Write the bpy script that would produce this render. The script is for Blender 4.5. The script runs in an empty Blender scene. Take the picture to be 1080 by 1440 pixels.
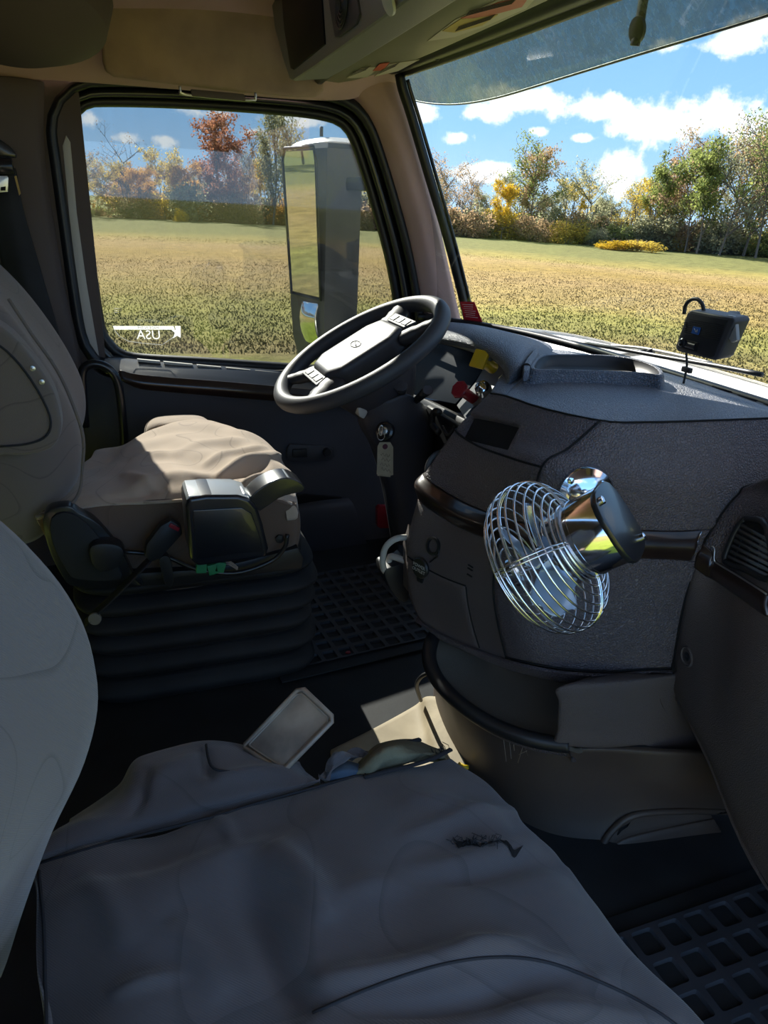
import bpy, bmesh, math, random
import numpy as np
from mathutils import Vector, Matrix, noise as mnoise

# ------------------------------------------------------------------ camera
F = 1000.0
CAM = np.array([0, 0, 0.95])
YAW, ROLL, PITCH = math.radians(21.3), math.radians(3.2), math.radians(23.0)
fw = np.array([math.sin(YAW)*math.cos(PITCH), math.cos(YAW)*math.cos(PITCH), -math.sin(PITCH)])
r0 = np.array([math.cos(YAW), -math.sin(YAW), 0]); u0 = np.cross(r0, fw)
rt = r0*math.cos(ROLL) + u0*math.sin(ROLL); up = np.cross(rt, fw)
scn = bpy.context.scene
col = scn.collection
cd = bpy.data.cameras.new('camera'); cam = bpy.data.objects.new('camera', cd); col.objects.link(cam)
cd.sensor_fit = 'VERTICAL'; cd.sensor_height = 36; cd.lens = 36*F/1440; cd.clip_start = 0.02; cd.clip_end = 2000
M = Matrix(((rt[0], up[0], -fw[0], CAM[0]), (rt[1], up[1], -fw[1], CAM[1]), (rt[2], up[2], -fw[2], CAM[2]), (0, 0, 0, 1)))
cam.matrix_world = M
scn.camera = cam
scn.view_settings.view_transform = 'Standard'; scn.view_settings.look = 'None'
scn.view_settings.gamma = 1; scn.view_settings.use_curve_mapping = False
scn.view_settings.exposure = 1.08

# ------------------------------------------------------------------ sky with clouds
SUN_TRAVEL = Vector((0.12, -1.0, -0.63))
world = bpy.data.worlds.new('sky'); scn.world = world; world.use_nodes = True
nt = world.node_tree; N = nt.nodes; L = nt.links
for n in list(N): N.remove(n)
def wn(t, **k):
    n = N.new(t)
    for a, b in k.items(): setattr(n, a, b)
    return n
def wmath(op, a, b=None, c=None, clamp=False):
    n = N.new('ShaderNodeMath'); n.operation = op; n.use_clamp = clamp
    for i, v in enumerate((a, b, c)):
        if v is None: continue
        if isinstance(v, (int, float)): n.inputs[i].default_value = v
        else: L.new(v, n.inputs[i])
    return n.outputs[0]
out = wn('ShaderNodeOutputWorld'); bg = wn('ShaderNodeBackground'); L.new(bg.outputs[0], out.inputs[0])
tc = wn('ShaderNodeTexCoord'); sep = wn('ShaderNodeSeparateXYZ'); L.new(tc.outputs['Generated'], sep.inputs[0])
elev = wmath('MAXIMUM', sep.outputs['Z'], 0.0)
ramp = wn('ShaderNodeValToRGB'); L.new(elev, ramp.inputs[0])
cr = ramp.color_ramp
cr.elements[0].position = 0.0; cr.elements[0].color = (0.40, 0.58, 0.77, 1)
cr.elements[1].position = 1.0; cr.elements[1].color = (0.14, 0.26, 0.48, 1)
for p, c in ((0.10, (0.25, 0.47, 0.76, 1)), (0.28, (0.15, 0.34, 0.66, 1)), (0.55, (0.15, 0.31, 0.58, 1))):
    e = cr.elements.new(p); e.color = c
# clouds live on a flat layer: direction / (z + small)
zz = wmath('ADD', elev, 0.06)
cx = wmath('DIVIDE', sep.outputs['X'], zz); cy = wmath('DIVIDE', sep.outputs['Y'], zz)
comb = wn('ShaderNodeCombineXYZ'); L.new(cx, comb.inputs[0]); L.new(cy, comb.inputs[1])
mp = wn('ShaderNodeMapping'); L.new(comb.outputs[0], mp.inputs[0]); mp.inputs['Location'].default_value = (3.1, 1.7, 0)
n1 = wn('ShaderNodeTexNoise'); L.new(mp.outputs[0], n1.inputs['Vector']); n1.inputs['Scale'].default_value = 0.75; n1.inputs['Detail'].default_value = 9; n1.inputs['Roughness'].default_value = 0.58
cmask = wn('ShaderNodeMapRange'); cmask.interpolation_type = 'SMOOTHSTEP'; L.new(n1.outputs['Fac'], cmask.inputs[0])
cmask.inputs['From Min'].default_value = 0.47; cmask.inputs['From Max'].default_value = 0.58
# named cumulus clouds of this sky: azimuth, elevation, half widths (degrees)
CLOUDS = [(30.3, 7.4, 5.2, 1.2), (27.2, 6.6, 2.6, .8), (34.2, 7.1, 2.8, .9), (37.4, 6.2, 3.0, 1.0), (41.2, 6.5, 5.0, 1.8), (44.6, 5.8, 3.0, 1.6), (22.2, 6.3, 1.8, .8), (25.1, 5.0, 1.3, .55), (36.3, 3.2, 2.3, 1.3),
          (30.4, 5.6, 1.0, .4), (42.9, 11.0, 1.9, 1.1), (39.4, 10.6, 2.3, .6), (-.2, 4.5, 1.3, .65), (2.0, 3.6, 1.5, .6), (4.5, 3.6, 1.0, .55), (8.3, 5.5, 2.8, .45), (10.4, 4.5, 1.1, .4), (14.2, 5.5, 1.8, .45),
          (28.1, 3.0, 1.8, .6), (25.9, 2.7, 2.1, .7), (33.7, 5.3, 1.1, .35), (19.8, 5.9, 2.1, .5), (50, 7, 5, 2), (-14, 9, 4, 1.5), (-25, 14, 6, 2), (76, 12, 6, 3)]
n2 = wn('ShaderNodeTexNoise'); L.new(tc.outputs['Generated'], n2.inputs['Vector']); n2.inputs['Scale'].default_value = 22; n2.inputs['Detail'].default_value = 7; n2.inputs['Roughness'].default_value = .62
nz = wmath('SUBTRACT', n2.outputs['Fac'], 0.5)
n3 = wn('ShaderNodeTexNoise'); L.new(tc.outputs['Generated'], n3.inputs['Vector']); n3.inputs['Scale'].default_value = 7; n3.inputs['Detail'].default_value = 3
nz = wmath('ADD', wmath('MULTIPLY', nz, 3.2), wmath('MULTIPLY', wmath('SUBTRACT', n3.outputs['Fac'], .5), 1.6))
az = wmath('MULTIPLY', wmath('ARCTAN2', sep.outputs['X'], sep.outputs['Y']), 57.29578)
el = wmath('MULTIPLY', wmath('ARCSINE', sep.outputs['Z']), 57.29578)
acc = None
for a, e, wa, we in CLOUDS:
    dx = wmath('DIVIDE', wmath('SUBTRACT', az, a), wa); dy = wmath('DIVIDE', wmath('SUBTRACT', el, e), we)
    d2 = wmath('SQRT', wmath('ADD', wmath('MULTIPLY', dx, dx), wmath('MULTIPLY', dy, dy)))
    v = wmath('SUBTRACT', 1.0, d2)
    acc = v if acc is None else wmath('MAXIMUM', acc, v)
blob = wn('ShaderNodeMapRange'); blob.interpolation_type = 'SMOOTHSTEP'; L.new(wmath('ADD', acc, nz), blob.inputs[0])
blob.inputs['From Min'].default_value = 0.02; blob.inputs['From Max'].default_value = 0.62
hi = wn('ShaderNodeMapRange'); L.new(el, hi.inputs[0]); hi.inputs['From Min'].default_value = 19; hi.inputs['From Max'].default_value = 26
cl = wmath('MAXIMUM', blob.outputs[0], wmath('MULTIPLY', cmask.outputs[0], hi.outputs[0]))
shade = wn('ShaderNodeMixRGB'); L.new(n2.outputs['Fac'], shade.inputs[0]); shade.inputs[1].default_value = (.62, .70, .80, 1); shade.inputs[2].default_value = (1.05, 1.03, 1.0, 1)
mixc = wn('ShaderNodeMixRGB'); L.new(wmath('MULTIPLY', cl, 0.95), mixc.inputs[0]); L.new(ramp.outputs[0], mixc.inputs[1]); L.new(shade.outputs[0], mixc.inputs[2])
L.new(mixc.outputs[0], bg.inputs[0]); bg.inputs[1].default_value = 1.75

sd = bpy.data.lights.new('sun', 'SUN'); sd.energy = 20; sd.angle = math.radians(0.53); sd.color = (1.0, .93, .82)
so = bpy.data.objects.new('sun', sd); col.objects.link(so); so.rotation_euler = SUN_TRAVEL.to_track_quat('-Z', 'Y').to_euler()
so.location = (0, 20, 20)

# ------------------------------------------------------------------ helpers
def P(px, py, x=None, y=None, z=None):
    """a place in the cab: the sight line through a photograph point, stopped at one known world coordinate"""
    d = fw*F + rt*(px-540) + up*(720-py)
    if x is not None: t = (x-CAM[0])/d[0]
    elif y is not None: t = (y-CAM[1])/d[1]
    else: t = (z-CAM[2])/d[2]
    return CAM + d*t
def proj(p):
    v = np.asarray(p)-CAM; w = v@fw
    return np.stack([540+F*(v@rt)/w, 720-F*(v@up)/w], -1)
def srgb(h):
    h = h.lstrip('#'); c = [int(h[i:i+2], 16)/255 for i in (0, 2, 4)]
    return tuple(((v+.055)/1.055)**2.4 if v > .04045 else v/12.92 for v in c) + (1,)

MATS = {}
def mat(name, colr, rough=.6, metal=0, bump=None, var=None, coat=0, spec=.5, sheen=0, coord='Object', trans=0, ior=1.45):
    """bump: (kind, scale, strength, distance)  var: (scale, other colour, amount)"""
    m = bpy.data.materials.new(name); m.use_nodes = True; t = m.node_tree; b = t.nodes['Principled BSDF']
    c = srgb(colr) if isinstance(colr, str) else tuple(colr)+(1,)
    b.inputs['Base Color'].default_value = c; b.inputs['Roughness'].default_value = rough; b.inputs['Metallic'].default_value = metal
    b.inputs['Specular IOR Level'].default_value = spec; b.inputs['Coat Weight'].default_value = coat; b.inputs['Sheen Weight'].default_value = sheen
    b.inputs['Transmission Weight'].default_value = trans; b.inputs['IOR'].default_value = ior
    tcn = t.nodes.new('ShaderNodeTexCoord'); vec = tcn.outputs[coord]
    if var:
        n = t.nodes.new('ShaderNodeTexNoise'); n.inputs['Scale'].default_value = var[0]; n.inputs['Detail'].default_value = 6; t.links.new(vec, n.inputs['Vector'])
        mr = t.nodes.new('ShaderNodeMapRange'); t.links.new(n.outputs['Fac'], mr.inputs[0]); mr.inputs['From Min'].default_value = .35; mr.inputs['From Max'].default_value = .7; mr.inputs['To Max'].default_value = var[2]
        mx = t.nodes.new('ShaderNodeMixRGB'); t.links.new(mr.outputs[0], mx.inputs[0]); mx.inputs[1].default_value = c; mx.inputs[2].default_value = srgb(var[1])
        t.links.new(mx.outputs[0], b.inputs['Base Color'])
    if bump:
        kind, sc, st, dist = bump
        if kind == 'grain':
            n = t.nodes.new('ShaderNodeTexVoronoi'); n.feature = 'DISTANCE_TO_EDGE'; n.inputs['Scale'].default_value = sc; t.links.new(vec, n.inputs['Vector'])
            w = t.nodes.new('ShaderNodeMapRange'); t.links.new(n.outputs['Distance'], w.inputs[0]); w.inputs['From Max'].default_value = .25; h = w.outputs[0]
        elif kind == 'weave':
            a = t.nodes.new('ShaderNodeTexWave'); a.inputs['Scale'].default_value = sc; a.bands_direction = 'DIAGONAL'; a.inputs['Distortion'].default_value = .6; t.links.new(vec, a.inputs['Vector']); h = a.outputs['Fac']
        else:
            n = t.nodes.new('ShaderNodeTexNoise'); n.inputs['Scale'].default_value = sc; n.inputs['Detail'].default_value = 6; t.links.new(vec, n.inputs['Vector']); h = n.outputs['Fac']
        bp = t.nodes.new('ShaderNodeBump'); bp.inputs['Strength'].default_value = st; bp.inputs['Distance'].default_value = dist
        t.links.new(h, bp.inputs['Height']); t.links.new(bp.outputs[0], b.inputs['Normal'])
    MATS[name] = m; return m
def fabric(name, c1, c2, line, rough=.9, amount=.55, lsc=3.0):
    """woven seat cloth with the thin contour lines printed in it"""
    m = mat(name, c1, rough, bump=('weave', 260, .35, .0006), sheen=.25, spec=.2)
    t = m.node_tree; b = t.nodes['Principled BSDF']
    tcn = t.nodes.new('ShaderNodeTexCoord')
    n = t.nodes.new('ShaderNodeTexNoise'); n.inputs['Scale'].default_value = lsc; n.inputs['Detail'].default_value = 1.5; t.links.new(tcn.outputs['Object'], n.inputs['Vector'])
    mu = t.nodes.new('ShaderNodeMath'); mu.operation = 'MULTIPLY'; mu.inputs[1].default_value = 14; t.links.new(n.outputs['Fac'], mu.inputs[0])
    fr = t.nodes.new('ShaderNodeMath'); fr.operation = 'FRACT'; t.links.new(mu.outputs[0], fr.inputs[0])
    mr = t.nodes.new('ShaderNodeMapRange'); t.links.new(fr.outputs[0], mr.inputs[0]); mr.inputs['From Min'].default_value = .07; mr.inputs['From Max'].default_value = .0; mr.inputs['To Max'].default_value = amount
    n2_ = t.nodes.new('ShaderNodeTexNoise'); n2_.inputs['Scale'].default_value = 6; n2_.inputs['Detail'].default_value = 8; t.links.new(tcn.outputs['Object'], n2_.inputs['Vector'])
    a = t.nodes.new('ShaderNodeMixRGB'); t.links.new(n2_.outputs['Fac'], a.inputs[0]); a.inputs[1].default_value = srgb(c1); a.inputs[2].default_value = srgb(c2)
    x = t.nodes.new('ShaderNodeMixRGB'); t.links.new(mr.outputs[0], x.inputs[0]); t.links.new(a.outputs[0], x.inputs[1]); x.inputs[2].default_value = srgb(line)
    t.links.new(x.outputs[0], b.inputs['Base Color']); return m
def glass(name, tint=(.93, .96, .95), gloss=1.0, dirt=.05, dirtcol='#c9cbb8', dscale=8, streak=False):
    m = bpy.data.materials.new(name); m.use_nodes = True; t = m.node_tree; nd = t.nodes; lk = t.links
    for n in list(nd): nd.remove(n)
    o = nd.new('ShaderNodeOutputMaterial'); tr = nd.new('ShaderNodeBsdfTransparent'); tr.inputs[0].default_value = tuple(tint)+(1,)
    gl = nd.new('ShaderNodeBsdfGlossy'); gl.inputs['Roughness'].default_value = .02
    lw = nd.new('ShaderNodeLayerWeight'); lw.inputs['Blend'].default_value = .5
    pw_ = nd.new('ShaderNodeMath'); pw_.operation = 'POWER'; lk.new(lw.outputs['Facing'], pw_.inputs[0]); pw_.inputs[1].default_value = 4.5
    fm = nd.new('ShaderNodeMath'); fm.operation = 'MULTIPLY_ADD'; fm.inputs[1].default_value = .8*gloss; fm.inputs[2].default_value = .05*gloss; lk.new(pw_.outputs[0], fm.inputs[0])
    m1 = nd.new('ShaderNodeMixShader'); lk.new(fm.outputs[0], m1.inputs[0]); lk.new(tr.outputs[0], m1.inputs[1]); lk.new(gl.outputs[0], m1.inputs[2])
    df = nd.new('ShaderNodeBsdfDiffuse'); df.inputs[0].default_value = srgb(dirtcol)
    tcn = nd.new('ShaderNodeTexCoord'); n = nd.new('ShaderNodeTexNoise'); n.inputs['Scale'].default_value = dscale; n.inputs['Detail'].default_value = 10; n.inputs['Roughness'].default_value = .7
    if streak:
        mp_ = nd.new('ShaderNodeMapping'); mp_.inputs['Scale'].default_value = (3, 3, .25); lk.new(tcn.outputs['Object'], mp_.inputs[0]); lk.new(mp_.outputs[0], n.inputs['Vector'])
    else: lk.new(tcn.outputs['Object'], n.inputs['Vector'])
    mr = nd.new('ShaderNodeMapRange'); lk.new(n.outputs['Fac'], mr.inputs[0]); mr.inputs['From Min'].default_value = .35; mr.inputs['From Max'].default_value = .8; mr.inputs['To Min'].default_value = dirt*.25; mr.inputs['To Max'].default_value = dirt*2
    m2 = nd.new('ShaderNodeMixShader'); lk.new(mr.outputs[0], m2.inputs[0]); lk.new(m1.outputs[0], m2.inputs[1]); lk.new(df.outputs[0], m2.inputs[2])
    lk.new(m2.outputs[0], o.inputs[0]); MATS[name] = m; return m

# palette
DASH = mat('dash_plastic', '#575054', .5, bump=('grain', 230, .8, .0016), var=(5, '#60595b', .5))
DASHLO = mat('lower_dash_plastic', '#544c4c', .62, bump=('grain', 420, .5, .0012), var=(6, '#5c524e', .6))
TOPPAD = mat('dash_top_plastic', '#5d6068', .46, bump=('grain', 230, .9, .0018), var=(6, '#697080', .5))
BLACK = mat('black_plastic', '#1c1d20', .45, bump=('noise', 300, .1, .0005))
DKGREY = mat('dark_grey_plastic', '#35353a', .5, bump=('grain', 400, .2, .0006))
VOID = mat('dark_gap', '#08080a', .9)
RUBBER = mat('black_rubber', '#17181b', .75, bump=('noise', 120, .25, .001), var=(9, '#262a2e', .7))
SEAL = mat('window_seal_rubber', '#17191c', .4)
GLOSSB = mat('gloss_black_plastic', '#1a1b1f', .28, coat=.15)
WOOD = mat('dark_wood_trim', '#2c1f1b', .3, coat=.35, var=(30, '#1b1413', .8))
CHROME = mat('chrome', (.66, .68, .72), .1, metal=1, bump=('noise', 30, .03, .001))
CHROMEW = mat('chrome_wire', (.78, .80, .84), .18, metal=1)
CLOTH = fabric('seat_cloth', '#a39282', '#b09e8c', '#6d6259')
CLOTH_SHADED = fabric('seat_cloth_shaded', '#6b615b', '#756a63', '#4a423e')  # shaded copy of the seat cloth, darkened where the backrest lies in shade
CLOTHG = fabric('seat_cloth_grey', '#655f61', '#6f696a', '#454241', lsc=3.5)
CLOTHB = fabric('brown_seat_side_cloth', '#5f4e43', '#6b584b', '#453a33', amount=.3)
CLOTHD = fabric('dark_seat_cloth', '#4e494a', '#595455', '#383536', amount=.4, lsc=2.5)
PIPING = mat('seam_thread', '#26262a', .9)
HEADL = mat('beige_headliner', '#b3968f', .85, bump=('noise', 180, .2, .0008), var=(5, '#9a8077', .6))
VISORB = mat('beige_visor_cloth', '#a18a79', .9, bump=('noise', 220, .3, .0008), var=(9, '#806d60', .9))
BROWNP = mat('brown_pillar_plastic', '#4e4440', .7, bump=('grain', 500, .2, .0006))
DOORP = mat('door_panel_plastic', '#37373d', .65, bump=('grain', 350, .25, .0008), var=(4, '#3f3e44', .5))
OLIVE = mat('overhead_console_plastic', '#716e66', .5, bump=('grain', 500, .2, .0005))
LTGREY = mat('light_grey_paint', '#a6a49c', .45)
WHITEP = mat('white_paint', '#e4e2dc', .3, coat=.4)
RED = mat('red_plastic', '#8d1f2c', .35)
YEL = mat('yellow_plastic', '#c7a621', .35)
METAL = mat('brushed_metal', (.55, .55, .54), .35, metal=1)

def tag(o, label=None, cat=None, group=None, kind=None):
    if label: o['label'] = label
    if cat: o['category'] = cat
    if group: o['group'] = group
    if kind: o['kind'] = kind
    return o
def empty(name, loc, label=None, cat=None, group=None, kind=None):
    o = bpy.data.objects.new(name, None); col.objects.link(o); o.location = Vector(loc); o.empty_display_size = .05
    return tag(o, label, cat, group, kind)
def root_of(o):
    v = Vector((0, 0, 0))
    while o is not None: v += o.location; o = o.parent
    return v
def link(name, verts, faces, material, parent=None, smooth=True, mats=None):
    me = bpy.data.meshes.new(name)
    off = root_of(parent) if parent else Vector((0, 0, 0))
    me.from_pydata([tuple(Vector(v)-off) for v in verts], [], faces); me.validate(); me.update()
    for m_ in ([material] if not isinstance(material, list) else material): me.materials.append(m_)
    if mats is not None: me.polygons.foreach_set('material_index', mats)
    if smooth: me.polygons.foreach_set('use_smooth', [True]*len(me.polygons))
    o = bpy.data.objects.new(name, me); col.objects.link(o)
    if parent: o.parent = parent
    return o
def from_bm(name, bm, material, parent=None, smooth=True, angle=40):
    off = root_of(parent) if parent else Vector((0, 0, 0))
    bmesh.ops.recalc_face_normals(bm, faces=bm.faces)
    bmesh.ops.translate(bm, vec=-off, verts=bm.verts)
    me = bpy.data.meshes.new(name); bm.to_mesh(me); bm.free(); me.materials.append(material)
    if smooth:
        me.polygons.foreach_set('use_smooth', [True]*len(me.polygons))
        try: me.set_sharp_from_angle(angle=math.radians(angle))
        except Exception: pass
    o = bpy.data.objects.new(name, me); col.objects.link(o)
    if parent: o.parent = parent
    return o
def bevel_bm(bm, r, seg=2, ang=25):
    es = [e for e in bm.edges if len(e.link_faces) == 2 and e.calc_face_angle(0) > math.radians(ang)]
    if es and r > 0: bmesh.ops.bevel(bm, geom=es, offset=r, segments=seg, affect='EDGES', profile=.6, clamp_overlap=True)
def box(name, c, s, material, parent=None, r=.003, rot=None, seg=2, bm=None):
    own = bm is None
    b = bmesh.new(); bmesh.ops.create_cube(b, size=1)
    bmesh.ops.scale(b, vec=Vector(s), verts=b.verts); bevel_bm(b, min(r, min(s)*.45), seg)
    if rot is not None: bmesh.ops.rotate(b, verts=b.verts, matrix=rot if isinstance(rot, Matrix) else Matrix.Rotation(rot, 3, 'Z'))
    bmesh.ops.translate(b, vec=Vector(c), verts=b.verts)
    return from_bm(name, b, material, parent)
def prism(name, pts, vec, material, parent=None, r=.003, seg=2):
    """closed outline (3-D points) pushed along vec"""
    b = bmesh.new(); vec = Vector(vec)
    A = [b.verts.new(Vector(p)) for p in pts]; B = [b.verts.new(Vector(p)+vec) for p in pts]
    n = len(pts); b.faces.new(A); b.faces.new(B[::-1])
    for i in range(n): b.faces.new((A[i], B[i], B[(i+1) % n], A[(i+1) % n]))
    bmesh.ops.recalc_face_normals(b, faces=b.faces)
    bevel_bm(b, r, seg, 30)
    return from_bm(name, b, material, parent)
def ppx(name, px, material, y=None, x=None, z=None, depth=.02, parent=None, r=.003, seg=2, sm=0):
    """outline read off the photograph on one known plane, with real thickness away from it"""
    if sm: px = smooth2(px, sm)
    pts = [P(a, b, x=x, y=y, z=z) for a, b in px]
    v = (0, depth, 0) if y is not None else ((depth, 0, 0) if x is not None else (0, 0, -depth))
    return prism(name, pts, v, material, parent, r, seg)
def cr1(p, n, closed=False):
    p = np.asarray(p, float); m = len(p); outp = []
    segs = m if closed else m-1
    for i in range(segs):
        a, b = p[i], p[(i+1) % m]
        pa = p[i-1] if (closed or i > 0) else a*2-b
        pb = p[(i+2) % m] if (closed or i+2 < m) else b*2-a
        for k in range(n):
            t = k/n
            outp.append(.5*((2*a)+(-pa+b)*t+(2*pa-5*a+4*b-pb)*t*t+(-pa+3*a-3*b+pb)*t**3))
    if not closed: outp.append(p[-1])
    return np.array(outp)
def smooth2(p, n): return cr1(p, n, True)
def tube(name, pts, r, material, parent=None, n=8, closed=False, sm=0, flat=1.0, bmout=None, rads=None):
    if sm: 
        pts = cr1(pts, sm, closed)
    pts = [Vector(p) for p in pts]; m = len(pts); verts = []; faces = []
    t0 = (pts[1]-pts[0]).normalized(); ref = Vector((0, 0, 1)) if abs(t0.z) < .9 else Vector((1, 0, 0)); nrm = t0.cross(ref).normalized()
    for i in range(m):
        if closed: t = pts[(i+1) % m]-pts[i-1]
        else: t = pts[min(i+1, m-1)]-pts[max(i-1, 0)]
        t.normalize(); nrm = (nrm-t*nrm.dot(t))
        if nrm.length < 1e-6: nrm = t.orthogonal()
        nrm.normalize(); bn = t.cross(nrm)
        rr = rads[min(len(rads)-1, int(i*len(rads)/m))] if rads else r
        for k in range(n):
            a = 2*math.pi*k/n; verts.append(pts[i]+nrm*math.cos(a)*rr+bn*math.sin(a)*rr*flat)
    for i in range(m if closed else m-1):
        for k in range(n):
            a = i*n+k; b = i*n+(k+1) % n; c = ((i+1) % m)*n+(k+1) % n; d = ((i+1) % m)*n+k
            faces.append((a, b, c, d))
    if not closed: faces += [tuple(range(n))[::-1], tuple(range((m-1)*n, m*n))]
    if bmout is not None:
        o_ = len(bmout[0]); bmout[0].extend(verts); bmout[1].extend([tuple(o_+i for i in f) for f in faces]); return None
    return link(name, verts, faces, material, parent)
def lathe(name, prof, origin, axis, material, parent=None, n=32, squash=None):
    """prof: (radius, height) pairs along axis"""
    axis = Vector(axis).normalized(); a = axis.orthogonal().normalized(); b = axis.cross(a); o = Vector(origin)
    verts = []; faces = []
    for r, h in prof:
        for k in range(n):
            t = 2*math.pi*k/n; verts.append(o+axis*h+(a*math.cos(t)+b*math.sin(t))*max(r, 1e-5))
    for i in range(len(prof)-1):
        for k in range(n): faces.append((i*n+k, i*n+(k+1) % n, (i+1)*n+(k+1) % n, (i+1)*n+k))
    faces.append(tuple(range(n))[::-1]); faces.append(tuple(range((len(prof)-1)*n, len(prof)*n)))
    ob = link(name, verts, faces, material, parent)
    try: ob.data.set_sharp_from_angle(angle=math.radians(35))
    except Exception: pass
    return ob
class Surf:
    """Catmull-Rom surface through a grid of control points"""
    def __init__(s, rows): s.g = np.array(rows, float); s.m, s.n = s.g.shape[:2]
    def ev(s, u, v):   # u along columns 0..n-1, v along rows 0..m-1 (arrays)
        u = np.asarray(u, float); v = np.asarray(v, float)
        def w(t): return [(-t+2*t*t-t**3)/2, (2-5*t*t+3*t**3)/2, (t+4*t*t-3*t**3)/2, (-t*t+t**3)/2]
        g = np.zeros((s.m+2, s.n+2, 3)); g[1:-1, 1:-1] = s.g
        g[0, 1:-1] = 2*s.g[0]-s.g[1]; g[-1, 1:-1] = 2*s.g[-1]-s.g[-2]; g[:, 0] = 2*g[:, 1]-g[:, 2]; g[:, -1] = 2*g[:, -2]-g[:, -3]
        iu = np.clip(np.floor(u).astype(int), 0, s.n-2); iv = np.clip(np.floor(v).astype(int), 0, s.m-2)
        wu = w(u-iu); wv = w(v-iv); r = 0
        for a in range(4):
            for b in range(4): r = r+(wv[a]*wu[b])[..., None]*g[iv+a, iu+b]
        return r
    def nrm(s, u, v):
        e = .02; du = s.ev(u+e, v)-s.ev(u-e, v); dv = s.ev(u, v+e)-s.ev(u, v-e); n = np.cross(du, dv)
        n /= np.linalg.norm(n, axis=-1, keepdims=True)+1e-12
        p = s.ev(u, v); sg = np.sign(np.sum((CAM-p)*n, -1, keepdims=True)); 
        if sg.mean() < 0: n = -n
        return n
    def hit(s, px, py, v0=0, v1=None, u0=0, u1=None):
        u1 = s.n-1 if u1 is None else u1; v1 = s.m-1 if v1 is None else v1
        U, V = np.meshgrid(np.linspace(u0, u1, 160), np.linspace(v0, v1, 160)); q = proj(s.ev(U, V))
        d = (q[..., 0]-px)**2+(q[..., 1]-py)**2; i = np.unravel_index(d.argmin(), d.shape)
        return U[i], V[i]
    def at(s, px, py, **k):
        u, v = s.hit(px, py, **k); return Vector(s.ev(u, v)), Vector(s.nrm(np.array(u), np.array(v)))
def panel(name, S, u0, u1, v0, v1, material, parent, res=10, lift=0.0, rim=.0022, thick=.008, disp=None, gap=.0):
    nu = max(3, int((u1-u0)*res)+1); nv = max(3, int((v1-v0)*res)+1)
    us = np.linspace(u0+gap, u1-gap, nu); vs = np.linspace(v0+gap, v1-gap, nv)
    U, V = np.meshgrid(us, vs); p = S.ev(U, V); n = S.nrm(U, V); p = p+n*lift
    if disp is not None: p = p+n*disp(U, V, p)[..., None]
    # inset ring so that the edge rolls away
    def ring(k): 
        q = p.copy(); c = p.reshape(-1, 3).mean(0)
        return q
    verts = [tuple(x) for x in p.reshape(-1, 3)]; faces = []
    for i in range(nv-1):
        for j in range(nu-1): a = i*nu+j; faces.append((a, a+1, a+nu+1, a+nu))
    b = [(0, j) for j in range(nu)]+[(i, nu-1) for i in range(1, nv)]+[(nv-1, j) for j in range(nu-2, -1, -1)]+[(i, 0) for i in range(nv-2, 0, -1)]
    outw = []
    for (i, j) in b:
        d = np.zeros(3)
        if i == 0: d += p[0, j]-p[1, j]
        if i == nv-1: d += p[nv-1, j]-p[nv-2, j]
        if j == 0: d += p[i, 0]-p[i, 1]
        if j == nu-1: d += p[i, nu-1]-p[i, nu-2]
        d /= np.linalg.norm(d)+1e-9; outw.append(d)
    rings = [[i*nu+j for i, j in b]]
    for k, (ow, dn) in enumerate(((.35*rim, .25*rim), (.8*rim, .9*rim), (rim, 2*rim), (rim, thick))):
        o0 = len(verts)
        for (i, j), d in zip(b, outw): verts.append(tuple(p[i, j]+d*ow-n[i, j]*dn))
        rings.append(list(range(o0, o0+len(b))))
    for A, B in zip(rings[:-1], rings[1:]):
        m = len(A)
        for k in range(m): faces.append((A[k], B[k], B[(k+1) % m], A[(k+1) % m]))
    ob = link(name, verts, faces, material, parent)
    # facing outward
    me = ob.data; bm = bmesh.new(); bm.from_mesh(me); bmesh.ops.recalc_face_normals(bm, faces=bm.faces); bm.to_mesh(me); bm.free()
    return ob
def on_surf(S, pxs, lift=.001, **k):
    r = []
    for a, b in pxs:
        p, n = S.at(a, b, **k); r.append(p+n*lift)
    return r
def text(name, body, origin, xdir, ydir, size, material, parent=None, extrude=.0002, align='CENTER', mirror=False):
    cu = bpy.data.curves.new(name, 'FONT'); cu.body = body; cu.size = size; cu.extrude = extrude; cu.align_x = align; cu.align_y = 'CENTER'; cu.resolution_u = 3
    tmp = bpy.data.objects.new(name+'_tmp', cu); col.objects.link(tmp)
    dg = bpy.context.evaluated_depsgraph_get(); me = bpy.data.meshes.new_from_object(tmp.evaluated_get(dg)); bpy.data.objects.remove(tmp)
    X = Vector(xdir).normalized(); Y = Vector(ydir).normalized(); Z = X.cross(Y)
    off = root_of(parent) if parent else Vector((0, 0, 0))
    for v in me.vertices: v.co = Vector(origin)+X*v.co.x*(-1 if mirror else 1)+Y*v.co.y+Z*v.co.z-off
    me.materials.clear(); me.materials.append(material); me.name = name
    o = bpy.data.objects.new(name, me); col.objects.link(o)
    if parent: o.parent = parent
    return o
def basis_from(n, upv=Vector((0, 0, 1))):
    n = Vector(n).normalized(); x = upv.cross(n)
    if x.length < 1e-4: x = Vector((1, 0, 0))
    x.normalize(); return x, n.cross(x)
def on_disp(S, pts, disp, lift=.001, **k):
    r = []
    for a, b in pts:
        u, v = S.hit(a, b, **k); U = np.array([[u]]); V = np.array([[v]]); p = S.ev(U, V); n = S.nrm(U, V); d = disp(U, V, p)[0, 0]
        r.append(Vector(p[0, 0])+Vector(n[0, 0])*(d+lift))
    return r
rng = random.Random(7)

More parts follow.
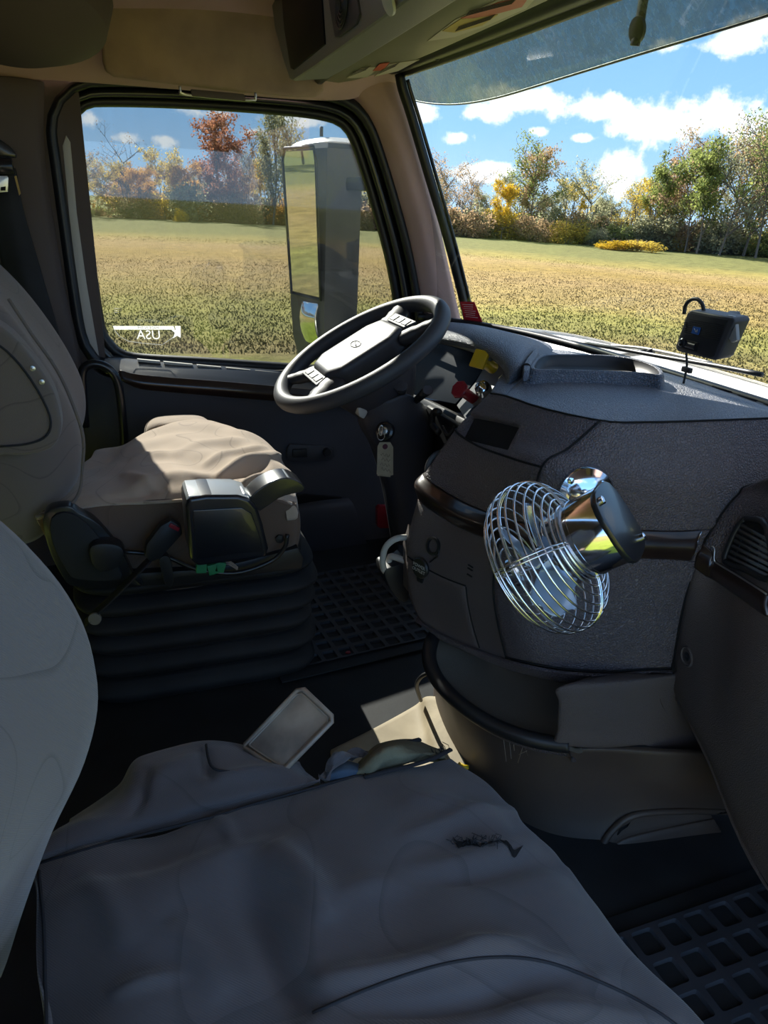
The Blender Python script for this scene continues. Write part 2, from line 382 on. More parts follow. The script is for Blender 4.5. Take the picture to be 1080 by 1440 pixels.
# ================================================================== OUTSIDE
GZ = -1.25
def ground_mat():
    m = bpy.data.materials.new('meadow'); m.use_nodes = True; t = m.node_tree; b = t.nodes['Principled BSDF']; b.inputs['Roughness'].default_value = 1; b.inputs['Specular IOR Level'].default_value = .1
    tcn = t.nodes.new('ShaderNodeTexCoord'); ln = t.nodes.new('ShaderNodeVectorMath'); ln.operation = 'LENGTH'; t.links.new(tcn.outputs['Object'], ln.inputs[0])
    def nz(sc, det, stretch=None):
        n = t.nodes.new('ShaderNodeTexNoise'); n.inputs['Scale'].default_value = sc; n.inputs['Detail'].default_value = det; n.inputs['Roughness'].default_value = .65
        t.links.new(tcn.outputs['Object'], n.inputs['Vector']); return n.outputs['Fac']
    a = nz(.12, 6); 
    mu = t.nodes.new('ShaderNodeMath'); mu.operation = 'MULTIPLY_ADD'; t.links.new(a, mu.inputs[0]); mu.inputs[1].default_value = 12; t.links.new(ln.outputs['Value'], mu.inputs[2])
    mr = t.nodes.new('ShaderNodeMapRange'); t.links.new(mu.outputs[0], mr.inputs[0]); mr.inputs['From Min'].default_value = 6; mr.inputs['From Max'].default_value = 101
    r = t.nodes.new('ShaderNodeValToRGB'); t.links.new(mr.outputs[0], r.inputs[0]); c = r.color_ramp
    c.elements[0].position = 0; c.elements[0].color = srgb('#7e9230'); c.elements[1].position = 1; c.elements[1].color = srgb('#7c8446')
    for p_, h in ((.10, '#95a044'), (.125, '#988a58'), (.15, '#979452'), (.18, '#a29d54'), (.21, '#ab985a'), (.3, '#ae9561'), (.36, '#a8904e'), (.44, '#b39b66'), (.5, '#a79a54'), (.56, '#83834a'), (.8, '#7a7f49')):
        e = c.elements.new(p_); e.color = srgb(h)
    mx = t.nodes.new('ShaderNodeMixRGB'); mx.blend_type = 'MULTIPLY'; mx.inputs[0].default_value = 1; t.links.new(r.outputs[0], mx.inputs[1])
    f = nz(1.6, 10); m2 = t.nodes.new('ShaderNodeValToRGB'); t.links.new(f, m2.inputs[0]); m2.color_ramp.elements[0].position = .3; m2.color_ramp.elements[0].color = (.34, .33, .31, 1); m2.color_ramp.elements[1].position = .68; m2.color_ramp.elements[1].color = (.82, .79, .78, 1)
    t.links.new(m2.outputs[0], mx.inputs[2]); t.links.new(mx.outputs[0], b.inputs['Base Color'])
    bp = t.nodes.new('ShaderNodeBump'); bp.inputs['Strength'].default_value = .6; bp.inputs['Distance'].default_value = .15; t.links.new(nz(5, 8), bp.inputs['Height']); t.links.new(bp.outputs[0], b.inputs['Normal'])
    return m
GM = ground_mat()
gv = []; gf = []; rad = [0, 6, 10, 14, 20, 30, 45, 70, 95, 130, 200, 400, 900]; K = 72
for r_ in rad:
    for k in range(K):
        a = 2*math.pi*k/K; x, y = r_*math.cos(a), r_*math.sin(a)
        gv.append((x, y, GZ + (.12*math.sin(x*.11)+.12*math.cos(y*.09) if 6 < r_ < 80 else 0)))
for i in range(len(rad)-1):
    for k in range(K): gf.append((i*K+k, i*K+(k+1) % K, (i+1)*K+(k+1) % K, (i+1)*K+k))
tag(link('ground', gv, gf, GM), kind='structure', label='autumn meadow of green and golden grass around the truck')

def leaf_mat(name, c1, c2, tr=.5):
    m = bpy.data.materials.new(name); m.use_nodes = True; t = m.node_tree; b = t.nodes['Principled BSDF']; b.inputs['Roughness'].default_value = .8; b.inputs['Specular IOR Level'].default_value = .15
    g = t.nodes.new('ShaderNodeNewGeometry'); tcn = t.nodes.new('ShaderNodeTexCoord'); n = t.nodes.new('ShaderNodeTexNoise'); n.inputs['Scale'].default_value = .9; n.inputs['Detail'].default_value = 4; t.links.new(tcn.outputs['Object'], n.inputs['Vector'])
    ad = t.nodes.new('ShaderNodeMath'); ad.operation = 'MULTIPLY_ADD'; t.links.new(g.outputs['Random Per Island'], ad.inputs[0]); ad.inputs[1].default_value = .7; sb = t.nodes.new('ShaderNodeMath'); sb.operation = 'MULTIPLY_ADD'; t.links.new(n.outputs['Fac'], sb.inputs[0]); sb.inputs[1].default_value = 1.6; sb.inputs[2].default_value = -.6; t.links.new(sb.outputs[0], ad.inputs[2])
    x = t.nodes.new('ShaderNodeMixRGB'); x.use_clamp = True; t.links.new(ad.outputs[0], x.inputs[0]); x.inputs[1].default_value = srgb(c1); x.inputs[2].default_value = srgb(c2)
    cl_ = t.nodes.new('ShaderNodeClamp'); t.links.new(ad.outputs[0], cl_.inputs[0]); t.links.new(cl_.outputs[0], x.inputs[0])
    dk_ = t.nodes.new('ShaderNodeMixRGB'); dk_.blend_type = 'MULTIPLY'; dk_.inputs[0].default_value = 1; t.links.new(x.outputs[0], dk_.inputs[1]); dk_.inputs[2].default_value = (.85, .85, .85, 1); t.links.new(dk_.outputs[0], b.inputs['Base Color'])
    tl = t.nodes.new('ShaderNodeBsdfTranslucent'); t.links.new(x.outputs[0], tl.inputs[0]); ms = t.nodes.new('ShaderNodeMixShader'); ms.inputs[0].default_value = tr
    t.links.new(b.outputs[0], ms.inputs[1]); t.links.new(tl.outputs[0], ms.inputs[2]); t.links.new(ms.outputs[0], t.nodes['Material Output'].inputs[0]); return m
LEAF = {'yellow': leaf_mat('yellow_leaves', '#a08e3c', '#e3c558'), 'orange': leaf_mat('orange_leaves', '#a07a40', '#dba850'), 'red': leaf_mat('red_brown_leaves', '#85594c', '#c58a66'),
        'green': leaf_mat('green_leaves', '#56643a', '#9aa35a'), 'grey': leaf_mat('grey_green_leaves', '#73785e', '#b3b08a'), 'brown': leaf_mat('brown_leaves', '#826c58', '#b99e78'), 'bright': leaf_mat('bright_yellow_leaves', '#a88a20', '#e8c53a')}
BARK = mat('bark', '#6a5f55', .9, bump=('noise', 6, .5, .05))
GRASS = ground_mat(); GRASS.name = 'grass_blades'

def tree_meshes(seed, h, wfac, base, dens, size, kind):
    """one tree: a branching skeleton and a crown of small leaf cards, dimensions in metres"""
    rg = random.Random(seed); bv = ([], []); tips = []
    def branch(p, d, ln, r, lev):
        pts = [p]; q = p.copy(); dd = d.copy(); n = 4
        for i in range(n):
            dd = (dd+Vector((rg.uniform(-.16, .16), rg.uniform(-.16, .16), .05))).normalized(); q = q+dd*ln/n; pts.append(q.copy())
        tube('b', pts, r, None, n=5, bmout=bv, rads=[r, r*.85, r*.7, r*.5, r*.3])
        for i, w_ in enumerate(pts[1:]): tips.append((w_, lev))
        if lev < 3:
            for _ in range((9, 5, 3)[lev]):
                k = rg.randint(1 if lev else 1, n); a = rg.uniform(0, 6.28); s = rg.uniform(.5, 1.0)
                o_ = Vector((math.cos(a), math.sin(a), 0)); nd = (dd*(.55 if kind != 'tall' else .9)+o_*s*wfac*1.3).normalized()
                branch(pts[k], nd, ln*rg.uniform(.42, .62), r*.5, lev+1)
    branch(Vector((0, 0, 0)), Vector((rg.uniform(-.05, .05), rg.uniform(-.05, .05), 1)), h*.72, h*.014, 0)
    lv = []; lf = []
    cand = [t_ for t_, lev in tips if lev >= 1 and t_.z > h*base]
    cnt = int(dens)
    for _ in range(cnt):
        c = rg.choice(cand); g = Vector((rg.gauss(0, 1), rg.gauss(0, 1), rg.gauss(0, .8)))*h*.035
        p = c+g; s = size*rg.uniform(.6, 1.4)
        a = Vector((rg.gauss(0, 1), rg.gauss(0, 1), rg.gauss(0, 1))).normalized(); b_ = a.orthogonal().normalized()
        if rg.random() < .5: b_ = a.cross(b_)
        i = len(lv); lv += [p-a*s, p-b_*s*.6, p+a*s, p+b_*s*.6]; lf.append((i, i+1, i+2, i+3))
    mt = bpy.data.meshes.new('trunk'); mt.from_pydata(bv[0], [], bv[1]); mt.materials.append(BARK)
    mc = bpy.data.meshes.new('crown'); mc.from_pydata(lv, [], lf); mc.materials.append(LEAF['green'])
    return mt, mc
def shrub_meshes(seed):
    rg = random.Random(seed); bv = ([], []); lv = []; lf = []
    lumps = [(rg.uniform(-5, 5), rg.uniform(-3, 3), rg.uniform(1.5, 6.5), rg.uniform(1.6, 3.2)) for _ in range(16)]
    for k in range(9):
        a = rg.uniform(-4, 4); tube('b', [Vector((a*.4, 0, 0)), Vector((a*.7, rg.uniform(-1, 1), 4)), Vector((a, rg.uniform(-1, 1), 8+rg.uniform(-2, 2)))], .1, None, n=4, bmout=bv)
    for _ in range(3600):
        l = rg.choice(lumps); d = Vector((rg.gauss(0, 1), rg.gauss(0, 1), rg.gauss(0, 1))).normalized()*l[3]*rg.uniform(.5, 1.15); p = Vector((l[0], l[1], l[2]))+d
        if p.z < 0: p.z = -p.z*.5
        a = Vector((rg.gauss(0, 1), rg.gauss(0, 1), rg.gauss(0, 1))).normalized(); b_ = a.orthogonal().normalized(); s = rg.uniform(.15, .42)
        i = len(lv); lv += [p-a*s, p-b_*s*.6, p+a*s, p+b_*s*.6]; lf.append((i, i+1, i+2, i+3))
    mt = bpy.data.meshes.new('trunk'); mt.from_pydata(bv[0], [], bv[1]); mt.materials.append(BARK)
    mc = bpy.data.meshes.new('crown'); mc.from_pydata(lv, [], lf); mc.materials.append(LEAF['green'])
    return mt, mc
VAR = {'round': [tree_meshes(s, 10, .85, .12, 5200, .16, 'round') for s in (1, 2, 3)],
       'tall': [tree_meshes(s, 10, .45, .12, 3600, .14, 'tall') for s in (11, 12)],
       'sparse': [tree_meshes(s, 10, .75, .15, 2200, .13, 'round') for s in (21, 22)],
       'bare': [tree_meshes(s, 10, .7, .3, 260, .12, 'round') for s in (31, 32)],
       'shrub': [shrub_meshes(s) for s in (41, 42, 43)]}
tcount = 0
def tree(px, topy, dist, form, colr, label, group, wid=1.0, name='tree'):
    global tcount
    tcount += 1
    d = fw*F + rt*(px-540) + up*(720-330); a = math.atan2(d[0], d[1])
    x, y = dist*math.sin(a), dist*math.cos(a)
    # height from the picture row of the top
    dz = fw*F + rt*(px-540) + up*(720-topy); hz = CAM[2]+dz[2]/math.hypot(dz[0], dz[1])*dist
    h = hz-GZ; s = h/10*1.02
    r_ = random.Random(tcount*13)
    o = empty(name, (x, y, GZ-.05), label, 'shrub' if name == 'shrub' else 'tree', group); o.rotation_euler = (0, 0, r_.uniform(0, 6.28)); o.scale = (s*wid, s*wid, s)
    mt, mc = VAR[form][tcount % len(VAR[form])]
    t_ = bpy.data.objects.new('trunk', mt); c_ = bpy.data.objects.new('crown', mc)
    for q in (t_, c_): col.objects.link(q); q.parent = o
    c_.material_slots[0].link = 'OBJECT'; c_.material_slots[0].material = LEAF[colr]
    return o
GL, GR = 'trees seen through the side window', 'trees seen through the windshield'
# single trees the photograph lets one tell apart
tree(305, 186, 84, 'round', 'red', 'tallest red-brown tree behind the meadow, seen through the middle of the side window', GL, .9)
tree(322, 215, 86, 'tall', 'red', 'red-brown tree just right of the tallest red one', GL)
tree(192, 200, 86, 'bare', 'brown', 'bare grey tree above the yellow trees in the side window', GL, .9)
tree(384, 166, 80, 'tall', 'grey', 'tall thin pale tree left of the door mirror', GL, .8)
tree(402, 185, 82, 'tall', 'grey', 'pale thin tree touching the left edge of the door mirror', GL, .7)
tree(350, 212, 84, 'sparse', 'brown', 'thin half-bare tree between the red tree and the pale tall tree', GL, .6)
tree(234, 226, 82, 'round', 'yellow', 'bright yellow tree left of the red-brown tree', GL, .8)
tree(265, 236, 82, 'round', 'orange', 'orange-brown tree between the yellow and red-brown trees', GL, .8)
tree(122, 222, 78, 'sparse', 'brown', 'brown half-bare tree at the left end of the side window', GL, 1.0)
tree(155, 238, 82, 'round', 'yellow', 'yellow-green tree second from the left end of the side window', GL, .9)
tree(205, 240, 83, 'round', 'orange', 'dull orange tree under the bare grey tree', GL, .8)
tree(741, 222, 84, 'sparse', 'green', 'tall airy dark green tree standing above the yellow ones in the windshield', GR, .95)
tree(741, 228, 85, 'round', 'brown', 'brownish tree directly behind the tall airy green tree', GR, .75)
tree(705, 260, 80, 'round', 'bright', 'golden yellow tree left of the tall airy green tree', GR, .7)
tree(822, 238, 84, 'sparse', 'grey', 'grey-green round-topped tree right of the airy green tree', GR, .85)
tree(791, 255, 84, 'sparse', 'grey', 'smaller grey-green tree left of the round-topped one', GR, .8)
tree(884, 262, 82, 'sparse', 'yellow', 'loose yellow-green tree left of the dense right-hand wood', GR, .9)
tree(625, 237, 86, 'sparse', 'brown', 'pale half-bare tree beside the windshield pillar', GR, .8)
tree(604, 248, 86, 'sparse', 'grey', 'grey half-bare tree cut by the windshield pillar', GR, .8)
tree(660, 252, 86, 'sparse', 'brown', 'brown thin tree left of the golden yellow tree', GR, .8)
tree(928, 232, 80, 'round', 'green', 'green tree at the left edge of the dense right-hand wood', GR, .7)
tree(953, 222, 82, 'sparse', 'brown', 'brown-topped tree next to the green edge tree', GR, .8)
tree(1052, 186, 78, 'sparse', 'brown', 'highest half-bare tree at the right edge of the windshield', GR, .9)
# the others: small groups whose members nothing in the photograph tells apart
CN = {'brown': 'brown', 'orange': 'dull orange', 'grey': 'grey-green', 'yellow': 'yellow', 'green': 'dark green'}
def zone(px):
    for lim, w_ in ((160, 'at the side window rear end'), (230, 'under the bare grey tree'), (290, 'below the bright yellow tree'), (345, 'beside the tallest red-brown tree'), (405, 'just left of the mirror'), (470, 'behind the glass of the door mirror'), (560, 'between the door mirror and the pillar'), (640, 'next to the windshield pillar'),
                    (700, 'left of the golden yellow tree'), (770, 'around the tall airy green tree'), (850, 'around the grey-green round-topped tree'), (920, 'left of the dense right-hand wood'), (985, 'in the left end of the dense wood'), (1050, 'in the middle of the dense wood')):
        if px < lim: return w_
    return 'at the right edge of the dense wood'
def others(lst, d0, d1, forms, cols, row, wid, jit, name='tree'):
    for px, ty in lst:
        c = rng.choice(cols); f_ = rng.choice(forms); z_ = zone(px); kind_ = 'undergrowth shrub' if name == 'shrub' else ('half-bare tree' if f_ == 'sparse' else ('narrow tree' if f_ == 'tall' else 'full tree'))
        tree(px, ty+rng.uniform(*jit), rng.uniform(d0, d1), f_, c, '%s %s %s %s' % (CN[c], kind_, row, z_), '%s %ss %s' % (CN[c], kind_, z_), wid, name)
others(((112, 235), (140, 245), (172, 244), (186, 236), (250, 240), (285, 245), (340, 240), (365, 235), (420, 240), (450, 235), (485, 240), (520, 238), (330, 236), (222, 248), (275, 252)), 88, 96, ['round', 'sparse', 'tall'], ['brown', 'orange', 'grey', 'yellow'], 'in the back row', .9, (-4, 6))
others(((570, 250), (590, 248), (645, 262), (680, 268), (722, 262), (765, 272), (775, 268), (805, 262), (845, 278), (860, 283), (900, 268), (915, 262)), 88, 96, ['round', 'round', 'sparse'], ['brown', 'green', 'grey', 'yellow', 'grey'], 'in the back row', .9, (-4, 6))
others(((945, 232), (968, 226), (985, 215), (1000, 212), (1018, 205), (1033, 202), (1048, 203), (1070, 198), (1088, 192), (1110, 190), (1135, 185), (1165, 185)), 73, 86, ['round', 'sparse', 'sparse'], ['grey', 'grey', 'brown', 'green'], 'standing', .85, (-3, 8))
others([(px+rng.uniform(-6, 6), rng.choice([250, 268, 282, 290])) for px in range(108, 560, 15)], 80, 88, ['shrub'], ['grey', 'brown', 'grey', 'brown', 'orange', 'green'], 'low', 1.2, (-5, 6), 'shrub')
others([(px+rng.uniform(-6, 6), rng.choice([276, 290, 300, 306])+(px-575)*.05) for px in range(575, 1170, 12)], 79, 84, ['shrub'], ['grey', 'brown', 'green', 'grey', 'yellow'], 'low', 1.2, (-5, 6), 'shrub')
tree(255, 288, 76, 'shrub', 'bright', 'small bright green-yellow bush below the yellow tree in the side window', None, .8, name='shrub')
tree(868, 334, 72, 'shrub', 'bright', 'wide golden bush low at the wood edge, left half', None, 3.6, name='shrub')
tree(900, 335, 72, 'shrub', 'yellow', 'wide yellow-green bush low at the wood edge, right half', None, 3.2, name='shrub')
for k in range(26):   # the wood goes on behind the truck (the door mirror sees it)
    a = math.radians(-100+k*3.6); o = empty('tree', (95*math.sin(a), 95*math.cos(a), GZ), 'autumn tree of the wood that the door mirror reflects', 'tree', 'trees behind the truck')
    s = rng.uniform(.9, 1.5); o.scale = (s, s, s); o.rotation_euler = (0, 0, rng.uniform(0, 6)); mt, mc = VAR['round'][k % 3]
    t_ = bpy.data.objects.new('trunk', mt); c_ = bpy.data.objects.new('crown', mc)
    for q in (t_, c_): col.objects.link(q); q.parent = o
    c_.material_slots[0].link = 'OBJECT'; c_.material_slots[0].material = LEAF[rng.choice(['red', 'brown', 'yellow', 'grey'])]
# grass
ng = np.random.default_rng(3); cnt = 170000
rr = 11*(48/11)**ng.random(cnt)**1.0; aa = np.radians(ng.uniform(-14, 62, cnt)); gx, gy = rr*np.sin(aa), rr*np.cos(aa)
gz = GZ+np.where(rr < 80, .12*np.sin(gx*.11)+.12*np.cos(gy*.09), 0)-.03
hh = ng.uniform(.025, .075, cnt); ww = hh*.4; th = ng.uniform(0, 3.14, cnt); lean = ng.normal(0, .4, (cnt, 2))*hh[:, None]
V = np.empty((cnt, 3, 3)); V[:, 0] = np.stack([gx-ww*np.cos(th), gy-ww*np.sin(th), gz], -1); V[:, 1] = np.stack([gx+ww*np.cos(th), gy+ww*np.sin(th), gz], -1); V[:, 2] = np.stack([gx+lean[:, 0], gy+lean[:, 1], gz+hh], -1)
me = bpy.data.meshes.new('grass'); me.vertices.add(cnt*3); me.vertices.foreach_set('co', V.reshape(-1)); me.loops.add(cnt*3); me.loops.foreach_set('vertex_index', np.arange(cnt*3)); me.polygons.add(cnt); me.polygons.foreach_set('loop_start', np.arange(cnt)*3); me.polygons.foreach_set('loop_total', np.full(cnt, 3)); me.update()
me.materials.append(GRASS); go = bpy.data.objects.new('grass', me); col.objects.link(go); tag(go, 'tufts of green and straw coloured grass standing in the meadow', 'grass', kind='stuff')

# truck hood in front of the windshield
hood = empty('truck_hood', (1.3, .93, .5), 'white painted truck hood strip showing beyond the foot of the windshield', 'hood')
hp = [[P(700, 462, z=.60), P(800, 474, z=.60), P(930, 506, z=.60), P(1080, 549, z=.60), P(1250, 610, z=.60)]]
fr = [p + np.array([0, 0, 0]) for p in hp[0]]
rows = [[(p[0]+.35, p[1], .30) for p in fr], [(p[0]+.04, p[1], .585) for p in fr], [tuple(p) for p in fr], [(1.17, p[1], .615) for p in fr], [(1.14, p[1], .58) for p in fr]]
S = Surf(rows); panel('hood_shell', S, 0, 4, 0, 4, WHITEP, hood, res=6)

# ================================================================== CAB SHELL
WIN = [(108, 185), (111, 165), (121, 154), (138, 150), (220, 151), (320, 156), (420, 164), (465, 172), (482, 182), (493, 200), (507, 240), (525, 300), (541, 360), (551, 410), (556, 450), (556, 490), (548, 512), (525, 520), (430, 513), (300, 504), (200, 498), (172, 492), (158, 480), (148, 460), (138, 400), (124, 300), (113, 220)]
def loop_off(px, d, n=120):
    p = smooth2(px, 8); seg = np.linalg.norm(np.roll(p, -1, 0)-p, axis=1); s = np.concatenate([[0], np.cumsum(seg)]); tt = np.linspace(0, s[-1], n, endpoint=False)
    q = np.stack([np.interp(tt, s, np.append(p[:, i], p[0, i])) for i in (0, 1)], -1)
    t_ = np.roll(q, -2, 0)-np.roll(q, 2, 0); t_ /= np.linalg.norm(t_, axis=1, keepdims=True); nn = np.stack([t_[:, 1], -t_[:, 0]], -1)
    if callable(d): dd = np.array([d(a, b) for a, b in q])[:, None]
    else: dd = d
    return q+nn*dd
def rings(name, levels, material, parent, close_back=False):
    """closed frame strip through successive outlines (outline, y)"""
    vs = []; fs = []; n = len(levels[0][0])
    for q, y in levels: vs += [tuple(P(a, b, y=y)) for a, b in q]
    for k in range(len(levels)-1):
        for i in range(n): fs.append((k*n+i, k*n+(i+1) % n, (k+1)*n+(i+1) % n, (k+1)*n+i))
    return link(name, vs, fs, material, parent)
w1 = empty('window_1', P(330, 510, y=2.05), kind='structure')
W0 = loop_off(WIN, 2); print('area sign', W0[0], WIN[0])
sgn = 1 if np.ptp(loop_off(WIN, 10)[:, 0]) > np.ptp(loop_off(WIN, 0)[:, 0]) else -1
lo = lambda d: loop_off(WIN, (lambda a, b: sgn*d(a, b)) if callable(d) else sgn*d)
GLS = glass('side_window_glass', tint=(.47, .485, .485), dirt=.03, dscale=14, streak=True)
q = lo(6); gl = link('glass_pane', [tuple(P(a, b, y=2.055)) for a, b in q]+[tuple(P(a, b, y=2.06)) for a, b in q], [tuple(range(120)), tuple(range(120, 240))[::-1]]+[(i, (i+1) % 120, 120+(i+1) % 120, 120+i) for i in range(120)], GLS, w1, smooth=False)
rings('window_seal', [(lo(5), 2.07), (lo(0), 2.06), (lo(-1), 2.048), (lo(3), 2.035), (lo(9), 2.03), (lo(13), 2.04)], SEAL, w1)
rings('inner_frame', [(lo(12), 2.045), (lo(14), 2.015), (lo(17), 2.008), (lo(24), 2.012), (lo(27), 2.03)], GLOSSB, w1)
dr = lambda a, b: 30 + (14 if b < 190 else 0)*0
rings('outer_seal', [(lo(26), 2.03), (lo(28), 1.995), (lo(33), 1.985), (lo(40), 1.985), (lo(46), 2.01)], SEAL, w1)
ppx('jamb_strip', [(88, 205), (93, 190), (99, 200), (108, 300), (122, 400), (140, 505), (124, 512), (112, 430), (98, 310)], LTGREY, y=1.998, depth=.02, parent=w1, r=.002)
# outer body skin around the window so that no daylight leaks round the frame
rings('body_skin', [(lo(8), 2.075), (lo(62), 2.075)], WHITEP, w1)

# inner side: B pillar trim, header, A pillar, door
wl = empty('wall_left', (0, 2.0, 0), kind='structure')
def surf_px(name, rows, material, parent, u=None, res=8, **k):
    """rows of (px, py, y) control points"""
    S_ = Surf([[P(a, b, y=c) if not isinstance(c, tuple) else P(a, b, **{c[0]: c[1]}) for a, b, c in r] for r in rows])
    return S_, panel(name, S_, 0, S_.n-1, 0, S_.m-1, material, parent, res=res, **k)
surf_px('pillar_trim', [[(-400, 90, 1.9), (-150, 100, 1.92), (0, 108, 1.95), (40, 112, 1.965), (62, 116, 1.985)],
                        [(-400, 250, 1.9), (-150, 250, 1.92), (0, 240, 1.95), (50, 235, 1.965), (64, 230, 1.99)],
                        [(-400, 420, 1.9), (-150, 420, 1.92), (20, 420, 1.95), (72, 400, 1.965), (90, 395, 1.99)],
                        [(-400, 640, 1.9), (-150, 640, 1.92), (60, 620, 1.95), (110, 560, 1.97), (118, 545, 1.99)],
                        [(-400, 1000, 1.9), (-150, 1000, 1.92), (60, 1000, 1.95), (130, 900, 1.97), (140, 850, 1.99)]], BROWNP, wl)
tr1 = empty('trim_1', P(580, 300, y=1.97), kind='structure')
surf_px('pillar_cover', [[(440, 95, 2.03), (470, 95, 2.0), (510, 90, 1.985), (545, 85, 1.985), (570, 84, 2.0)],
                         [(478, 128, 2.03), (500, 130, 1.985), (530, 128, 1.965), (552, 122, 1.97), (562, 120, 1.99)],
                         [(520, 180, 2.03), (528, 178, 1.985), (548, 172, 1.95), (567, 165, 1.955), (577, 165, 1.985)],
                         [(552, 270, 2.03), (558, 270, 1.985), (577, 262, 1.945), (594, 255, 1.95), (603, 255, 1.985)],
                         [(575, 350, 2.03), (579, 350, 1.985), (598, 340, 1.945), (614, 330, 1.95), (621, 330, 1.985)],
                         [(590, 430, 2.03), (594, 430, 1.985), (615, 425, 1.945), (632, 418, 1.95), (640, 416, 1.985)],
                         [(600, 500, 2.03), (604, 500, 1.985), (630, 495, 1.945), (646, 480, 1.95), (655, 478, 1.985)]], HEADL, tr1)
# door
d1 = empty('door_1', (.35, 1.97, 0), kind='structure')
surf_px('sill_ledge', [[(120, 490, 2.03), (200, 505, 2.03), (330, 514, 2.03), (440, 522, 2.03), (580, 532, 2.03), (680, 538, 2.03)],
                       [(128, 500, 2.0), (200, 510, 2.0), (330, 519, 2.0), (440, 528, 2.0), (580, 539, 2.0), (680, 545, 2.0)],
                       [(140, 514, 1.965), (200, 520, 1.96), (330, 530, 1.96), (440, 541, 1.96), (580, 553, 1.96), (680, 560, 1.96)],
                       [(150, 522, 1.945), (205, 528, 1.935), (330, 538, 1.935), (440, 548, 1.935), (580, 560, 1.935), (680, 567, 1.935)]], GLOSSB, d1)
surf_px('wood_trim', [[(168, 521, 1.932), (205, 528, 1.928), (330, 538, 1.926), (440, 548, 1.926), (560, 558, 1.926)],
                      [(172, 535, 1.925), (210, 540, 1.918), (330, 549, 1.916), (440, 558, 1.916), (560, 568, 1.916)],
                      [(190, 545, 1.93), (215, 549, 1.925), (330, 559, 1.922), (440, 568, 1.922), (560, 578, 1.922)]], WOOD, d1, thick=.012)
for k, (a, b) in enumerate(((193, 225), (230, 271), (277, 311), (318, 352), (359, 391))):
    ppx('vent_slot', [(a, 505+(a-193)*.095), (b, 505+(b-193)*.095), (b+1, 508.5+(b-193)*.095), (a+1, 508.5+(a-193)*.095)], LTGREY, y=2.0, depth=.01, parent=d1, r=0)
surf_px('door_panel', [[(120, 515, 1.97), (170, 536, 1.95), (330, 556, 1.94), (440, 566, 1.94), (560, 576, 1.94), (700, 585, 1.94)],
                       [(120, 580, 1.965), (175, 590, 1.945), (330, 610, 1.94), (440, 610, 1.935), (560, 620, 1.935), (700, 625, 1.94)],
                       [(120, 650, 1.96), (175, 660, 1.94), (330, 680, 1.93), (440, 690, 1.925), (560, 690, 1.925), (700, 690, 1.93)],
                       [(120, 760, 1.955), (175, 770, 1.93), (330, 770, 1.91), (440, 770, 1.90), (560, 755, 1.90), (700, 750, 1.92)],
                       [(120, 830, 1.95), (175, 830, 1.93), (330, 815, 1.91), (440, 795, 1.90), (560, 775, 1.90), (700, 765, 1.92)]], DOORP, d1)
# arm-rest swelling, handle recess, pocket lip
hr = ppx('handle_plate', [(404, 630), (408, 625), (435, 626), (462, 628), (470, 632), (471, 642), (464, 648), (436, 650), (410, 650), (403, 646)], DKGREY, y=1.918, depth=.012, parent=d1, r=.004)
ppx('door_handle', [(412, 633), (432, 632), (433, 643), (412, 644)], BLACK, y=1.908, depth=.014, parent=d1, r=.003)
lathe('handle_knob', [(.0, 0), (.011, 0), (.013, .004), (.013, .018)], P(461, 637, y=1.905), (0, 1, 0), BLACK, d1, n=16)
surf_px('map_pocket', [[(400, 712, 1.895), (450, 704, 1.88), (490, 700, 1.895)], [(400, 722, 1.86), (455, 716, 1.85), (498, 712, 1.87)], [(400, 760, 1.86), (455, 756, 1.85), (510, 750, 1.87)], [(400, 792, 1.88), (455, 788, 1.87), (520, 775, 1.88)]], DOORP, d1, res=5)
ppx('pocket_mouth', [(398, 700), (430, 696), (480, 700), (494, 708), (480, 716), (430, 724), (398, 728)], VOID, y=1.895, depth=.01, parent=d1, r=0)
red = ppx('reflector', [(531, 716), (534, 712), (553, 712), (557, 716), (557, 739), (553, 743), (534, 743), (531, 740)], RED, y=1.865, depth=.02, r=.002); tag(red, 'dark red square reflector low on the driver door behind the steering column', 'reflector')
surf_px('step_strip', [[(418, 795, 1.86), (480, 785, 1.86), (545, 772, 1.86), (600, 760, 1.86)], [(418, 803, 1.85), (480, 793, 1.85), (545, 780, 1.85), (600, 768, 1.85)]], METAL, d1, res=4, thick=.01)

# floor and other shell pieces
fl = box('floor', (.45, .93, -.03), (1.9, 2.2, .05), RUBBER, r=0); tag(fl, kind='structure')
fl2 = box('firewall', (1.3, .93, .25), (.04, 2.2, .72), VOID, r=0); tag(fl2, kind='structure'); fl2.name = 'wall_front'
wb = box('wall_back', (-.85, .93, .7), (.04, 2.3, 1.6), BROWNP, r=0); tag(wb, kind='structure')
wls = box('wall_left_rear', (-.45, 2.02, .6), (.85, .04, 1.4), BROWNP, r=0); wls.name = 'trim_2'; tag(wls, kind='structure')
wlo = box('wall_left_low', (.45, 2.03, .2), (1.8, .04, .62), VOID, r=0); wlo.name = 'trim_3'; tag(wlo, kind='structure')
wr = box('wall_right', (-.62, -.14, .6), (.5, .04, 1.5), BROWNP, r=0); tag(wr, kind='structure')
wh_ = box('header_right', (.3, -.16, 1.42), (1.6, .05, .46), HEADL, r=.01); wh_.name = 'trim_5'; tag(wh_, kind='structure')
wr2 = box('trim_4', (1.15, -.14, .2), (.35, .05, .9), BROWNP, r=0); tag(wr2, kind='structure')

